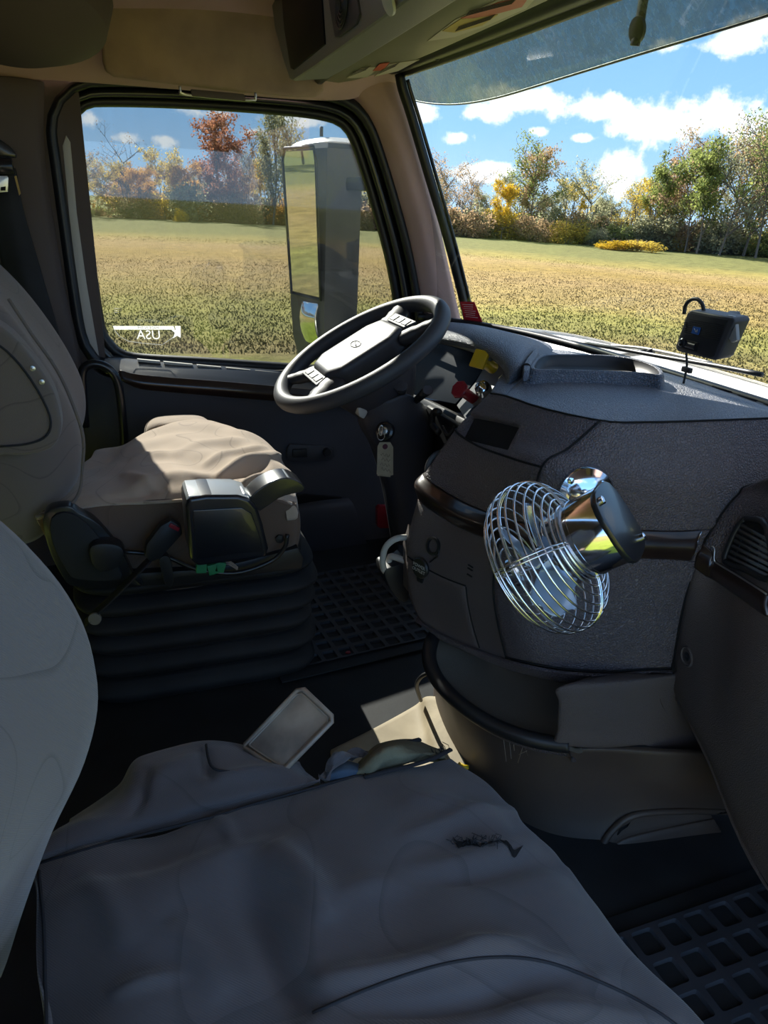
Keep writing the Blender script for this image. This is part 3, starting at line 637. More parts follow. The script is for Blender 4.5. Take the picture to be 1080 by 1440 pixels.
# headliner: from the top of the side window round to the roof
ce = empty('ceiling', (.2, 1.2, 1.6), kind='structure')
SH, _ = surf_px('side_header', [[(-500, 100, 1.90), (-200, 105, 1.93), (-40, 109, 1.96), (55, 112, 1.975), (150, 118, 1.985), (300, 130, 1.985), (420, 140, 1.985), (490, 140, 1.985), (520, 128, 1.98), (556, 118, 1.98)],
                                [(-500, 70, 1.88), (-200, 80, 1.91), (-40, 85, 1.94), (55, 90, 1.95), (150, 98, 1.955), (300, 112, 1.955), (420, 125, 1.955), (480, 122, 1.955), (520, 112, 1.955), (566, 104, 1.96)],
                                [(-500, 30, 1.85), (-200, 40, 1.88), (-40, 45, 1.90), (55, 50, 1.91), (150, 50, 1.92), (300, 55, 1.92), (420, 70, 1.92), (480, 80, 1.92), (530, 88, 1.92), (590, 85, 1.93)],
                                [(-500, -20, 1.78), (-200, -10, 1.80), (-40, -5, 1.82), (55, 0, 1.83), (150, 2, 1.84), (300, 5, 1.84), (420, 20, 1.84), (480, 40, 1.84), (560, 50, 1.84), (660, 50, 1.86)],
                                [(-500, -140, 1.5), (-200, -120, 1.5), (-40, -110, 1.5), (55, -100, 1.5), (150, -100, 1.5), (300, -95, 1.5), (420, -80, 1.5), (480, -60, 1.5), (600, -40, 1.5), (760, -30, 1.6)]], HEADL, ce, res=6)
rf = box('roof_panel', (-.07, .9, 1.66), (1.72, 2.4, .04), HEADL, ce, r=0)
box('header_rail', (.65, .85, 1.50), (.27, 2.1, .36), HEADL, ce, r=.02)

# windshield
w2 = empty('window_2', (1.1, .93, .66), kind='structure')
def wsb(y): t = abs(y-.93); return np.array([1.10-.20*min(t, 1.02)**5-.5*max(0, t-1.02), y, .655])
def wst(y): t = abs(y-.93); return np.array([.775-.02*t**3, y, 1.285])
WY = [1.985, 1.9, 1.75, 1.5, 1.2, .93, .6, .3, .0, -.13]
rowsW = [[wst(y) for y in WY], [wst(y)*.5+wsb(y)*.5+np.array([.02, 0, 0]) for y in WY], [wsb(y) for y in WY]]
SW = Surf(rowsW)
WSG = glass('windshield_glass', tint=(.44, .455, .46), dirt=.012, dscale=5)
U, V_ = np.meshgrid(np.linspace(0, 9, 46), np.linspace(0, 2, 16)); pw = SW.ev(U, V_)
link('glass_pane', pw.reshape(-1, 3), [(i*46+j, i*46+j+1, (i+1)*46+j+1, (i+1)*46+j) for i in range(15) for j in range(45)], WSG, w2)
tube('side_seal', [P(a, b, y=1.93) for a, b in ((562, 104), (566, 125), (579, 165), (604, 250), (628, 330), (648, 408), (658, 450))], .0125, SEAL, w2, n=10, sm=3)
tube('side_gasket', [P(a, b, y=1.925) for a, b in ((573, 112), (578, 130), (590, 168), (614, 250), (637, 330), (656, 405), (666, 448))], .005, GLOSSB, w2, n=8, sm=3)
tube('top_seal', [SW.ev(u, 0)+np.array([-.012, 0, -.012]) for u in np.linspace(0, 9, 25)], .014, SEAL, w2, n=10)
b0 = [SW.ev(u, .0)+np.array([-.02, 0, .0]) for u in np.linspace(0.0, 9, 25)]
S = Surf([[p+np.array([.0, 0, -.018]) for p in b0], [p+np.array([-.03, 0, -.02]) for p in b0], [p+np.array([-.05, 0, .005]) for p in b0], [p+np.array([-.07, 0, .06]) for p in b0]])
panel('top_frame', S, 0, 24, 0, 3, SEAL, w2, res=2)
for a, b in ((615, 82), (668, 55), (735, 18)):
    lathe('frame_screw', [(0, 0), (.006, 0), (.005, .004), (0, .005)], P(a, b, x=.735), (-.4, 0, -1), BLACK, w2, n=12)
tube('bottom_seal', [SW.ev(u, 1.97)+np.array([-.01, 0, 0.0]) for u in np.linspace(0, 9, 40)], .010, SEAL, w2, n=8)
# ================================================================== DASHBOARD
dash = empty('dashboard', (.7, .9, .3), 'dark grey wraparound truck dashboard with wood strips and pull-out knobs', 'dashboard')
def PY(l): return [P(a, b, y=c) for a, b, c in l]
top_crest = [(690, 552, 1.07), (712, 556, .99), (762, 573, .90), (845, 591, .81), (900, 593, .80), (980, 591, .79), (1085, 587, .775), (1180, 583, .77)]
DR = [top_crest,
      [(662, 580, 1.07), (690, 597, .98), (740, 615, .875), (800, 630, .80), (860, 635, .775), (940, 640, .765), (1050, 635, .755), (1150, 630, .75)],
      [(641, 604, 1.07), (668, 625, .98), (712, 642, .87), (762, 657, .79), (820, 672, .765), (900, 682, .745), (1000, 690, .73), (1076, 676, .73)],
      [(597, 668, 1.07), (640, 700, .98), (690, 722, .87), (745, 737, .79), (810, 742, .765), (880, 745, .74), (950, 747, .72), (1001, 744, .705)],
      [(588, 700, 1.06), (630, 733, .975), (685, 758, .868), (740, 773, .785), (800, 782, .76), (880, 785, .735), (940, 787, .715), (981, 790, .70)],
      [(571, 775, 1.05), (615, 805, .965), (677, 828, .865), (735, 838, .782), (797, 845, .755), (868, 852, .73), (925, 855, .712), (962, 855, .70)],
      [(578, 845, 1.03), (628, 878, .95), (690, 900, .86), (745, 913, .785), (800, 921, .757), (860, 925, .733), (910, 923, .713), (948, 918, .70)],
      [(613, 892, .985), (650, 913, .92), (708, 938, .85), (755, 951, .80), (800, 960, .772), (850, 962, .75), (905, 957, .72), (943, 964, .70)]]
rowsD = [PY(r) for r in DR]
rowsD.append([p+np.array([.06, .02, -.004]) for p in rowsD[-1]]); rowsD.append([p+np.array([.2, .05, .03]) for p in rowsD[-2]])
rowsD = [[r[0]+np.array([.25, -.02, -.02])]+[r[0]+np.array([.06, .012, 0])]+list(r) for r in rowsD]   # the side turned to the driver
SD = Surf(rowsD)
E_ = 2   # first visible column
def backing(S, u0, u1, v0, v1, off, material, parent, name='inner_core', res=5):
    nu = int((u1-u0)*res)+1; nv = int((v1-v0)*res)+1
    U, V = np.meshgrid(np.linspace(u0, u1, nu), np.linspace(v0, v1, nv)); p = S.ev(U, V)-S.nrm(U, V)*off
    return link(name, p.reshape(-1, 3), [(i*nu+j, i*nu+j+1, (i+1)*nu+j+1, (i+1)*nu+j) for i in range(nv-1) for j in range(nu-1)], material, parent)
backing(SD, 0, 9, 0, 9, .010, VOID, dash)
g = .028
# pocket in the upper band: the panel is pressed in there
def pocket(U, V, p):
    q = proj(p); u = (q[..., 0]-686)/31.; v = (q[..., 1]-606-(q[..., 0]-686)*.22)/17.
    d = 1/(1+np.exp(-(1.0-np.maximum(np.abs(u+v*.25), np.abs(v)))*16)); return -.028*d
panel('upper_panel', SD, .4, 5-g, .0+g, 2-g, DASH, dash, res=26, disp=pocket)
panel('control_panel', SD, .4, 5-g, 2+g, 3-g, DASH, dash, res=12)
panel('side_panel', SD, 5+g, 9-g, 0+g, 3-g, DASH, dash, res=12)
bulge = lambda U, V, p: .009*np.sin(np.clip((V-3)/1, 0, 1)*math.pi)
panel('wood_strip', SD, .4, 9-.3, 3+g, 4-g, WOOD, dash, res=12, lift=.002, disp=bulge, thick=.014)
tube('strip_edge', [SD.ev(8.72, v)+SD.nrm(np.array(8.72), np.array(v))*(.003+.006*math.sin((v-3)*math.pi)) for v in np.linspace(3.05, 3.95, 8)], .0012, CHROMEW, dash, n=6)
panel('strip_end', SD, 8.74, 9-g, 3+g, 4-g, DASH, dash, res=12)
panel('lower_left_panel', SD, .4, 4.28, 4+g, 6.55, DASHLO, dash, res=10)
panel('lower_right_panel', SD, 4.31, 9-g, 4+g, 6.35, DASH, dash, res=10)
panel('lower_lip', SD, .4, 9-g, 6.42, 8.6, DASH, dash, res=10, lift=-.0015)
ash = panel('ashtray_door', SD, 2.2, 3.65, 5.05, 6.35, DASHLO, dash, res=10, lift=.0026)
def groove(S, uv, nm='seam_gap'):
    q = cr1(np.array(uv, float), 8); tube(nm, [Vector(S.ev(u, v))+Vector(S.nrm(np.array(u), np.array(v)))*.0004 for u, v in q], .0017, VOID, dash, n=6)
groove(SD, [(5, .05), (5, 1), (5, 2), (5, 3)]); groove(SD, [(.5, 2), (2, 2), (3.5, 2), (5, 2)]); groove(SD, [(4.295, 4.03), (4.295, 5), (4.295, 6.4)]); groove(SD, [(.5, 0.02), (3, .02), (6, .02), (9, .02)])
groove(SD, [(4.3, 6.38), (6, 6.38), (9, 6.38)]); groove(SD, [(3.66, 5.05), (3.66, 6.35)]); groove(SD, [(2.2, 5.04), (3.66, 5.04)])
# small slots
for k in range(4):
    c, n = SD.at(662, 789+k*6.5); x, y = basis_from(n); R = Matrix((x, y, n)).transposed()
    box('speaker_slot', c+n*.0005, (.012, .0022, .003), VOID, dash, r=.001, rot=R)
# sockets
for (px, py, rr, nm) in ((612, 767, .014, 'power_socket'), (587, 752, .012, 'blank_plug')):
    c, n = SD.at(px, py)
    lathe(nm, [(rr, -.004), (rr*1.15, 0), (rr*1.12, .004), (rr*.85, .0045), (rr*.8, -.006 if nm == 'power_socket' else .004), (0, -.006 if nm == 'power_socket' else .004)], c, n, BLACK, dash, n=28)
c, n = SD.at(597, 797); x, y = basis_from(n)
cap = lathe('socket_cap', [(.0, 0), (.018, 0), (.019, .004), (.017, .007), (0, .007)], c+n*.004, n, BLACK, dash, n=28)
text('cap_lettering', 'POWER\nOUTLET', c+n*.0115, -x if (-x).dot(Vector(rt)) > 0 else x, y, .0085, LTGREY, cap)
prism('cap_tab', [c+n*.004+x*a-Vector((0, 0, 1))*b for a, b in ((-.008, .016), (.008, .016), (.006, .028), (-.006, .028))], n*.004, BLACK, cap, r=.001)
tube('cap_strap', on_surf(SD, [(583, 779), (592, 787)], .003), .0013, BLACK, cap, n=5)
tube('cap_strap', on_surf(SD, [(606, 792), (618, 783), (620, 775)], .003), .0013, BLACK, cap, n=5)
# dash top between crest and windshield
TR = [[(690, 552, 1.07), (712, 556, .99), (762, 573, .90), (845, 591, .81), (900, 593, .80), (980, 591, .79), (1085, 587, .775), (1180, 583, .77)]]
r0_ = PY(TR[0])
def PZ(l): return [P(a, b, z=c) for a, b, c in l]
ctop = [r0_,
        PZ([(697, 540, .672), (725, 542, .680), (790, 557, .688), (850, 568, .690), (900, 571, .690), (980, 577, .689), (1085, 582, .686), (1180, 582, .683)]),
        PZ([(712, 520, .678), (745, 525, .684), (800, 535, .686), (860, 543, .687), (910, 548, .686), (980, 559, .684), (1080, 578, .680), (1180, 600, .676)][:6]+[(1090, 581, .681), (1180, 598, .678)]),
        PZ([(735, 500, .680), (762, 503, .682), (810, 510, .682), (865, 520, .682), (915, 530, .681), (975, 545, .679), (1085, 577, .675), (1180, 612, .670)]),
        PZ([(750, 487, .670), (775, 489, .670), (825, 496, .670), (872, 506, .670), (917, 518, .670), (975, 535, .668), (1085, 573, .664), (1180, 612, .660)])]
ST = Surf(ctop)
backing(ST, 0, 7, 0, 4, .010, VOID, dash, name='top_core')
panel('top_cover', ST, 1.0, 7, .02, 3.9, TOPPAD, dash, res=10)
panel('top_left_edge', ST, 0, .97, .02, 3.9, TOPPAD, dash, res=10)
def shift(l, v): return [p+np.array(v) for p in l]
# windshield foot slot strip
fs = [P(a, b, z=.668) for a, b in ((925, 524), (985, 539), (1085, 574), (1200, 618))]
S = Surf([fs, shift(fs, (.035, 0, -.002)), shift(fs, (.07, 0, -.012))]); panel('defrost_strip', S, 0, 3, 0, 2, BLACK, dash, res=6)
for a in range(4):
    q0, q1 = P(955+a*36, 531+a*12, z=.6695), P(980+a*36, 539+a*12.5, z=.6695)
    tube('defrost_slot', [q0+np.array([.02, 0, 0]), q1+np.array([.02, 0, 0])], .003, VOID, dash, n=6, flat=.4)
# storage bin on the dash top
rim = [(762, 499), (800, 498), (850, 499), (888, 503), (918, 512), (931, 521), (928, 527), (905, 524), (860, 522), (800, 520), (752, 519), (748, 510)]
rim_o = cr1([P(a, b, z=.708) for a, b in rim], 6, True); cen = rim_o.mean(0)
m_ = len(rim_o); vs = []; lev = [(1.13, -.030), (1.06, -.020), (1.03, -.004), (1.0, 0), (.955, 0), (.93, -.004), (.90, -.030), (.0, -.031)]
for s_, dz in lev:
    vs += [tuple(cen+(p-cen)*np.array([s_, s_, 1])+np.array([0, 0, dz])) for p in rim_o]
link('storage_bin', vs, [(k*m_+i, k*m_+(i+1) % m_, (k+1)*m_+(i+1) % m_, (k+1)*m_+i) for k in range(len(lev)-1) for i in range(m_)], TOPPAD, dash)
ib = [];
for s_, dz in ((.935, -.001), (.90, -.022), (0, -.023)): ib += [tuple(cen+(p-cen)*np.array([s_, s_, 1])+np.array([0, 0, dz])) for p in rim_o]
link('bin_painted_shade', ib, [(k*m_+i, k*m_+(i+1) % m_, (k+1)*m_+(i+1) % m_, (k+1)*m_+i) for k in range(2) for i in range(m_)], BLACK, dash)  # black inner skin stands in for the shade inside the bin
ppx('bin_handle', [(736, 512), (742, 502), (752, 490), (757, 487), (758, 495), (748, 510), (744, 520), (737, 521)], TOPPAD, z=.712, depth=.02, parent=dash, r=.004)

# instrument hood and cluster
hood_rows = [[(612, 482, ('x', .735)), (640, 486, ('x', .73)), (670, 494, ('x', .72)), (694, 506, ('x', .70)), (708, 522, ('x', .68)), (708, 545, ('x', .655)), (688, 565, ('x', .63)), (660, 592, ('x', .60))],
             [(612, 474, ('x', .725)), (642, 478, ('x', .72)), (674, 486, ('x', .705)), (702, 500, ('x', .685)), (716, 518, ('x', .665)), (712, 543, ('x', .645)), (690, 562, ('x', .62)), (657, 588, ('x', .595))],
             [(616, 462, ('x', .76)), (650, 466, ('x', .75)), (690, 474, ('x', .735)), (722, 490, ('x', .715)), (733, 512, ('x', .69)), (722, 538, ('x', .665)), (700, 556, ('x', .63)), (660, 588, ('x', .60))],
             [(620, 454, ('x', .82)), (655, 457, ('x', .82)), (705, 468, ('x', .80)), (742, 484, ('x', .79)), (748, 508, ('x', .76)), (735, 535, ('x', .71)), (712, 553, ('x', .66)), (672, 575, ('x', .63))],
             [(628, 452, ('x', .93)), (665, 456, ('x', .95)), (720, 468, ('x', .97)), (770, 483, ('x', .98)), (775, 500, ('x', .9)), (760, 528, ('x', .8)), (730, 555, ('x', .72)), (690, 572, ('x', .66))]]
S_, _ = surf_px('instrument_hood', [[(a, b, c) for a, b, c in r] for r in hood_rows], TOPPAD, dash, res=8)
tube('hood_inner_lip', [P(a, b, x=c) for a, b, c in ((560, 470, .77), (590, 474, .76), (620, 480, .745), (650, 487, .735), (676, 496, .72), (690, 504, .71))], .006, OLIVE, dash, n=8, sm=4)
cl = prism('instrument_cluster', [P(a, b, x=c) for a, b, c in ((560, 478, .80), (620, 483, .795), (692, 503, .78), (664, 540, .74), (640, 568, .71), (600, 560, .715), (562, 548, .725), (530, 530, .74))], (.03, 0, 0), mat('instrument_lens', '#0d1722', .45, spec=.12), dash, r=.002)
GREYP = mat('satin_grey_panel', '#7c7e80', .35)
sw = prism('switch_panel', [P(a, b, x=c) for a, b, c in ((690, 500, .775), (712, 520, .755), (716, 535, .735), (700, 556, .70), (655, 590, .66), (642, 570, .70), (668, 538, .735))], (.02, 0, -.01), GREYP, dash, r=.002)
prism('lower_cluster_edge', [P(a, b, x=c) for a, b, c in ((545, 540, .70), (600, 562, .69), (655, 590, .65), (652, 600, .64), (598, 572, .68), (545, 551, .69))], (.03, 0, -.01), BLACK, dash, r=.003)
prism('under_cluster_bezel', [P(a, b, x=c) for a, b, c in ((565, 556, .68), (610, 575, .67), (650, 600, .64), (640, 612, .64), (600, 586, .67), (563, 568, .68))], (.02, 0, -.01), DKGREY, dash, r=.003)
# knobs
def pull_knob(px0, px1, x0, x1, r, rk, material, square, nm):
    a = Vector(P(*px0, x=x0)); b = Vector(P(*px1, x=x1)); d = (b-a).normalized(); ln = (b-a).length
    k = lathe(nm, [(r*.8, 0), (r, .002), (r*.9, ln*.85), (r*.9, ln)], a, d, material, dash, n=20)
    x, y = basis_from(d)
    if square: prism('knob_head', [b+x*rk*u+y*rk*v for u, v in ((-1, -1), (1, -1), (1, 1), (-1, 1))], d*.007, material, k, r=.003)
    else: lathe('knob_head', [(0, 0), (rk*.8, 0), (rk, .003), (rk, .007), (rk*.85, .009), (0, .007)], b, d, material, k, n=8)
pull_knob((694, 518), (676, 506), .735, .695, .0125, .019, YEL, True, 'yellow_knob')
pull_knob((668, 562), (648, 549), .70, .655, .0115, .019, RED, False, 'red_knob')
c = Vector(P(680, 548, x=.69)); n = (Vector(CAM)-c).normalized()+Vector((-.3, .3, .5)); n.normalize()
lathe('chrome_knob', [(.016, -.012), (.017, 0), (.015, .012), (.008, .018), (0, .019)], c, n, CHROME, dash, n=28)
ppx('rocker_switch', [(700, 532), (708, 524), (712, 528), (703, 540)], CHROME, x=.70, depth=.01, parent=dash, r=.002)
lathe('hood_pin', [(0, 0), (.008, 0), (.008, .014), (0, .016)], P(741, 522, z=.70), (-.5, -.5, .6), BLACK, dash, n=14)
# panel below the cluster
surf_px('knee_panel', [[(600, 572, ('x', .66)), (630, 590, ('x', .64)), (655, 605, ('x', .62))], [(590, 620, ('x', .70)), (615, 640, ('x', .68)), (640, 650, ('x', .66))], [(560, 690, ('x', .74)), (590, 700, ('x', .72)), (625, 700, ('x', .70))], [(545, 760, ('x', .78)), (575, 760, ('x', .76)), (610, 760, ('x', .74))]], BLACK, dash, res=5)
tube('wire_loop', [P(a, b, x=c) for a, b, c in ((617, 608, .62), (608, 596, .62), (609, 582, .615), (614, 578, .61), (618, 580, .61))], .007, BLACK, dash, n=8, sm=5)
tube('wire_loop', [P(a, b, x=c) for a, b, c in ((640, 600, .63), (630, 612, .62), (622, 600, .62))], .004, BLACK, dash, n=6, sm=5)

# cup holder on the driver side of the centre panel
ch = [(541, 803), (552, 797), (566, 793), (574, 792), (574, 845), (556, 838), (545, 820)]
ppx('cup_holder', ch, BLACK, y=1.08, depth=.05, parent=dash, r=.008, sm=3)
tube('cup_holder_rim', [P(a, b, y=c) for a, b, c in ((576, 755, 1.07), (556, 758, 1.07), (542, 770, 1.075), (538, 790, 1.08), (541, 803, 1.09), (546, 802, 1.10), (548, 785, 1.10), (553, 783, 1.09), (573, 790, 1.07))], .006, LTGREY, dash, n=8, sm=4)
ppx('cup_holder_bracket', [(572, 770), (580, 742), (585, 750), (578, 790), (578, 835), (572, 830)], DASHLO, y=1.055, depth=.02, parent=dash, r=.002)

GREYV = mat('vent_grey', '#5a5d63', .4)
# right hand part of the dashboard
RR = [[(1076, 676, .72), (1110, 660, .66), (1200, 630, .50), (1400, 560, .30)],
      [(1036, 698, .715), (1080, 690, .655), (1180, 690, .50), (1400, 720, .28)],
      [(1003, 742, .708), (1045, 745, .655), (1150, 780, .50), (1400, 900, .27)],
      [(978, 792, .703), (1018, 812, .655), (1120, 880, .50), (1400, 1100, .26)],
      [(958, 868, .70), (1005, 905, .62), (1090, 980, .48), (1400, 1300, .25)],
      [(945, 950, .70), (990, 1015, .60), (1070, 1110, .48), (1300, 1450, .27)],
      [(946, 968, .70), (990, 1052, .60), (1080, 1240, .46), (1200, 1520, .33)]]
rowsR = [PY(r)[:3] for r in RR]
for r in rowsR: r += [np.array([r[2][0]-.005, .20, r[2][2]]), np.array([r[2][0]-.005, -.10, r[2][2]])]
topR = [[p for p in rowsR[0]], [np.array([p[0]*.6+1.09*.4, p[1], p[2]*.6+.675*.4]) for p in rowsR[0]], [np.array([1.09 if p[1] > .1 else 1.03, p[1], .66]) for p in rowsR[0]]]
rowsR = [shift(rowsR[0], (.30, .0, .03))]+rowsR+[shift(rowsR[-1], (.03, 0, -.012)), shift(rowsR[-1], (.25, .0, .02))]
SR = Surf(rowsR)
backing(SR, 0, 4, 0, 9, .010, VOID, dash, name='right_core')
g2 = .03
ventdip = lambda U, V, p: 0*U
panel('right_top_cover', Surf(topR), 0, 4, .04, 2, TOPPAD, dash, res=6)
panel('right_upper_panel', SR, g2, 4, .0, 3.62, DASH, dash, res=12)
panel('right_lower_panel', SR, g2, 4, 3.5, 8.9, DASHLO, dash, res=8, lift=-.0)
strip = [on_surf(SR, l, lift, v0=1) for l, lift in (([(990, 766), (1003, 778), (1012, 792), (1045, 812), (1079, 836)], .004), ([(985, 778), (998, 790), (1010, 803), (1045, 826), (1079, 850)], .007), ([(979, 797), (992, 806), (1008, 817), (1045, 842), (1079, 868)], .004))]
S = Surf([[np.array(p) for p in r] for r in strip]); panel('right_wood_strip', S, 0, 4, 0, 2, WOOD, dash, res=6, thick=.008)
tube('vent_edge', [Vector(p)+Vector((-.003, -.001, .002)) for p in on_surf(SR, [(1003, 769), (1009, 774), (1009, 786), (1016, 794), (1045, 812), (1085, 839)], .005, v0=1)], .0013, METAL, dash, n=6, sm=4)
groove(SR, [(0, 1), (0, 2), (0, 3), (0, 4), (0, 5), (0, 6), (0, 7)])
# vent
q_ = [(1022, 782), (1036, 750), (1048, 732), (1056, 730), (1082, 742), (1086, 812), (1050, 800), (1026, 792)]
fr = on_surf(SR, q_, .003, v0=1); 
tube('vent_frame', fr, .0045, BLACK, dash, n=8, closed=True, sm=4)
vs = [tuple(p) for p in cr1(np.array([list(p-Vector((0, 0, 0))) for p in on_surf(SR, q_, .0015, v0=1)]), 4, True)]
link('vent_well', vs, [tuple(range(len(vs)))], VOID, dash)
vA, vB, vC, vD = on_surf(SR, [(1046, 736), (1100, 764), (1094, 818), (1025, 789)], .0015, v0=1)
vn = (vB-vA).cross(vD-vA).normalized(); vn = vn if vn.dot(Vector(CAM)-vA) > 0 else -vn
for k in range(7):
    t = (k+.4)/7; tube('vent_slat', [vA.lerp(vD, t)+vn*.002, vB.lerp(vC, t)+vn*.002], .0016, GREYV, dash, n=6, flat=1.6)
for k in range(4):
    t = (k+.5)/4; tube('vent_vane', [vA.lerp(vB, t)+vn*.0005, vD.lerp(vC, t)+vn*.0005], .0009, DKGREY, dash, n=5)
c, n = SR.at(967, 923, v0=1); lathe('panel_screw', [(.016, .001), (.014, .003), (.011, -.003), (.004, -.004), (0, -.004)], c, n, DASHLO, dash, n=24)
lathe('screw_head', [(.007, -.003), (.0065, .001), (.003, .0015), (.0028, -.001), (0, -.001)], c+n*.001, n, BLACK, dash, n=18)

# shelf under the dashboard (tray with a thick rim) and its solid right end
def PXY(l): return [P(a, b, y=c) for a, b, c in l]
rimc = PXY([(640, 868, 1.02), (617, 885, 1.0), (606, 905, .965), (604, 930, .935), (618, 960, .895), (650, 992, .84), (690, 1018, .795), (735, 1036, .755), (775, 1045, .73), (800, 1048, .715)])
TRAYM = mat('tray_plastic', '#5c574f', .6, bump=('grain', 300, .2, .0008))
rc = cr1(rimc, 5); tube('tray_rim', rc, .013, BLACK, dash, n=10)
inn = [[p+np.array([0, 0, .0]) for p in rimc], [p+np.array([.03, .005, -.016]) for p in rimc], [p+np.array([.10, .03, -.022]) for p in rimc], [p+np.array([.22, .09, -.02]) for p in rimc], [p+np.array([.28, .10, .09]) for p in rimc]]
panel('tray_floor', Surf(inn), 0, 9, 0, 4, TRAYM, dash, res=5)
sk = [[p+np.array([.0, 0, .0]) for p in rimc], [p+np.array([.012, .004, -.03]) for p in rimc], [p+np.array([.05, .02, -.045]) for p in rimc]]
panel('tray_skirt', Surf(sk), 0, 9, 0, 2, DASH, dash, res=5)
be = [PXY([(795, 964, .735), (800, 962, .72), (850, 963, .70), (905, 962, .69), (930, 972, .69), (945, 985, .69)]),
      PXY([(793, 985, .735), (799, 985, .715), (850, 988, .70), (905, 990, .69), (932, 998, .69), (946, 1005, .69)]),
      PXY([(791, 1020, .735), (797, 1024, .715), (850, 1026, .70), (905, 1025, .69), (932, 1040, .69), (946, 1050, .69)]),
      PXY([(790, 1043, .735), (797, 1049, .715), (850, 1052, .70), (905, 1048, .69), (930, 1056, .69), (946, 1066, .69)])]
be = [shift(be[0], (.10, .0, .0))]+be+[shift(be[-1], (.10, .02, 0))]
be = [[r[0]+np.array([.15, .03, 0])]+list(r)+[r[-1]+np.array([.12, .0, 0])] for r in be]
panel('shelf_end_block', Surf(be), 0, 7, 0, 5, DASHLO, dash, res=7)

# engine cover / console foot between the seats
con = empty('floor_console', (.7, .9, 0), 'brown grey plastic console foot with scratched marks below the dashboard shelf', 'console')
CR = [[(610, 960, 1.10), (622, 965, .93), (650, 1000, .86), (700, 1030, .80), (770, 1052, .74), (860, 1055, .70), (960, 1060, .66), (1060, 1060, .64)],
      [(610, 1000, 1.10), (628, 1000, .93), (655, 1040, .86), (705, 1070, .79), (775, 1090, .735), (865, 1090, .70), (950, 1100, .66), (1060, 1110, .64)],
      [(620, 1060, 1.10), (640, 1050, .92), (675, 1095, .85), (725, 1130, .775), (785, 1150, .725), (860, 1145, .695), (940, 1130, .67), (1040, 1140, .65)],
      [(640, 1110, 1.10), (655, 1092, .90), (700, 1150, .82), (750, 1190, .745), (800, 1207, .70), (850, 1185, .685), (880, 1158, .68), (1000, 1140, .66)],
      [(650, 1115, 1.1), (660, 1100, .90), (705, 1160, .815), (757, 1200, .738), (800, 1216, .693), (856, 1212, .672), (900, 1196, .662), (1010, 1165, .645)],
      [(650, 1125, 1.1), (662, 1108, .895), (707, 1168, .81), (760, 1210, .733), (800, 1226, .688), (856, 1219, .668), (905, 1203, .658), (1015, 1172, .64)]]
SCN = Surf([PY(r) for r in CR])
CONM = mat('console_foot_plastic', '#3f3632', .5, bump=('grain', 350, .15, .0006), var=(7, '#4d4238', .7))
backing(SCN, 0, 7, 0, 5, .01, VOID, con, name='inner_core')
panel('foot_panel', SCN, 0, 7, 0, 3.45, CONM, con, res=8)
tube('foot_rib', [SCN.ev(u, v)+SCN.nrm(np.array(u), np.array(v))*.002 for u, v in ((3.5, 3.5), (4, 3.55), (4.4, 3.5), (4.8, 3.15), (5.2, 2.7), (5.7, 2.45), (6.3, 2.4), (7, 2.4))], .006, CONM, con, n=8, sm=5)
panel('base_flange', SCN, 0, 7, 3.48, 5, CONM, con, res=6, lift=.003)
# scratched marks
SCR = mat('scratch_marks', '#8d8276', .8)
for l in ([(709, 1038), (712, 1070)], [(718, 1043), (720, 1066)], [(729, 1072), (737, 1040), (741, 1062)], [(731, 1060), (740, 1056)], [(717, 1040), (722, 1037), (724, 1055)]):
    tube('scratch', on_surf(SCN, l, .0006), .0009, SCR, con, n=4, flat=.5)

# floor mats
def grid_mat(name, origin, ax, ay, nx, ny, cell, rib, h, label, border=.03):
    """rubber mat: a plate with a raised lattice, so the cells are real wells"""
    root = empty(name, origin, label, 'floor mat')
    ax = Vector(ax).normalized(); ay = Vector((-ax.y, ax.x, 0))
    W, D = nx*cell, ny*cell; o = Vector(origin)
    prism('mat_base', [o+ax*a+ay*b for a, b in ((-border, -border), (W+border, -border), (W+border, D+border), (-border, D+border))], (0, 0, .004), RUBBER, root, r=.002)
    bm = bmesh.new(); z0, z1 = .0041, .0041+h
    for i in range(nx):
        for j in range(ny):
            # the well of one cell: sloped rounded walls down to the base
            def loopc(ins, z, rc_=.25):
                pts = []
                for sx, sy, a0 in ((1, 1, 0), (-1, 1, 90), (-1, -1, 180), (1, -1, 270)):
                    hx = (cell/2-ins)*(1-rc_); rr_ = (cell/2-ins)*rc_
                    for k in range(3):
                        a = math.radians(a0+k*45); pts.append(o+ax*((i+.5)*cell+sx*hx+rr_*math.cos(a))+ay*((j+.5)*cell+sy*hx*1+rr_*math.sin(a))+Vector((0, 0, z)))
                return pts
            A = [bm.verts.new(p) for p in loopc(0, z1, .0001)]; B = [bm.verts.new(p) for p in loopc(rib/2, z1)]; Cc = [bm.verts.new(p) for p in loopc(rib/2+.0015, z0)]
            for q1, q2 in ((A, B), (B, Cc)):
                for k in range(12): bm.faces.new((q1[k], q1[(k+1) % 12], q2[(k+1) % 12], q2[k]))
    m = from_bm('mat_lattice', bm, RUBBERM, root); m['kind'] = 'stuff'; return root
RUBBERM = mat('mat_rubber', '#2b2d33', .6, bump=('noise', 150, .2, .0006), var=(12, '#3b3b40', .8))
a_, b_ = P(880, 1290, z=0), P(1020, 1240, z=0); axm = Vector(b_-a_)
grid_mat('rubber_floor_mat', (.52, .20, .0), (1, 0, 0), None, 11, 7, .047, .011, .007, 'black rubber floor mat with square wells in the passenger footwell')
grid_mat('rubber_floor_mat', (.30, 1.28, .0), (1, .1, 0), None, 11, 10, .04, .010, .006, 'worn dark rubber floor mat with square wells on the driver side floor')
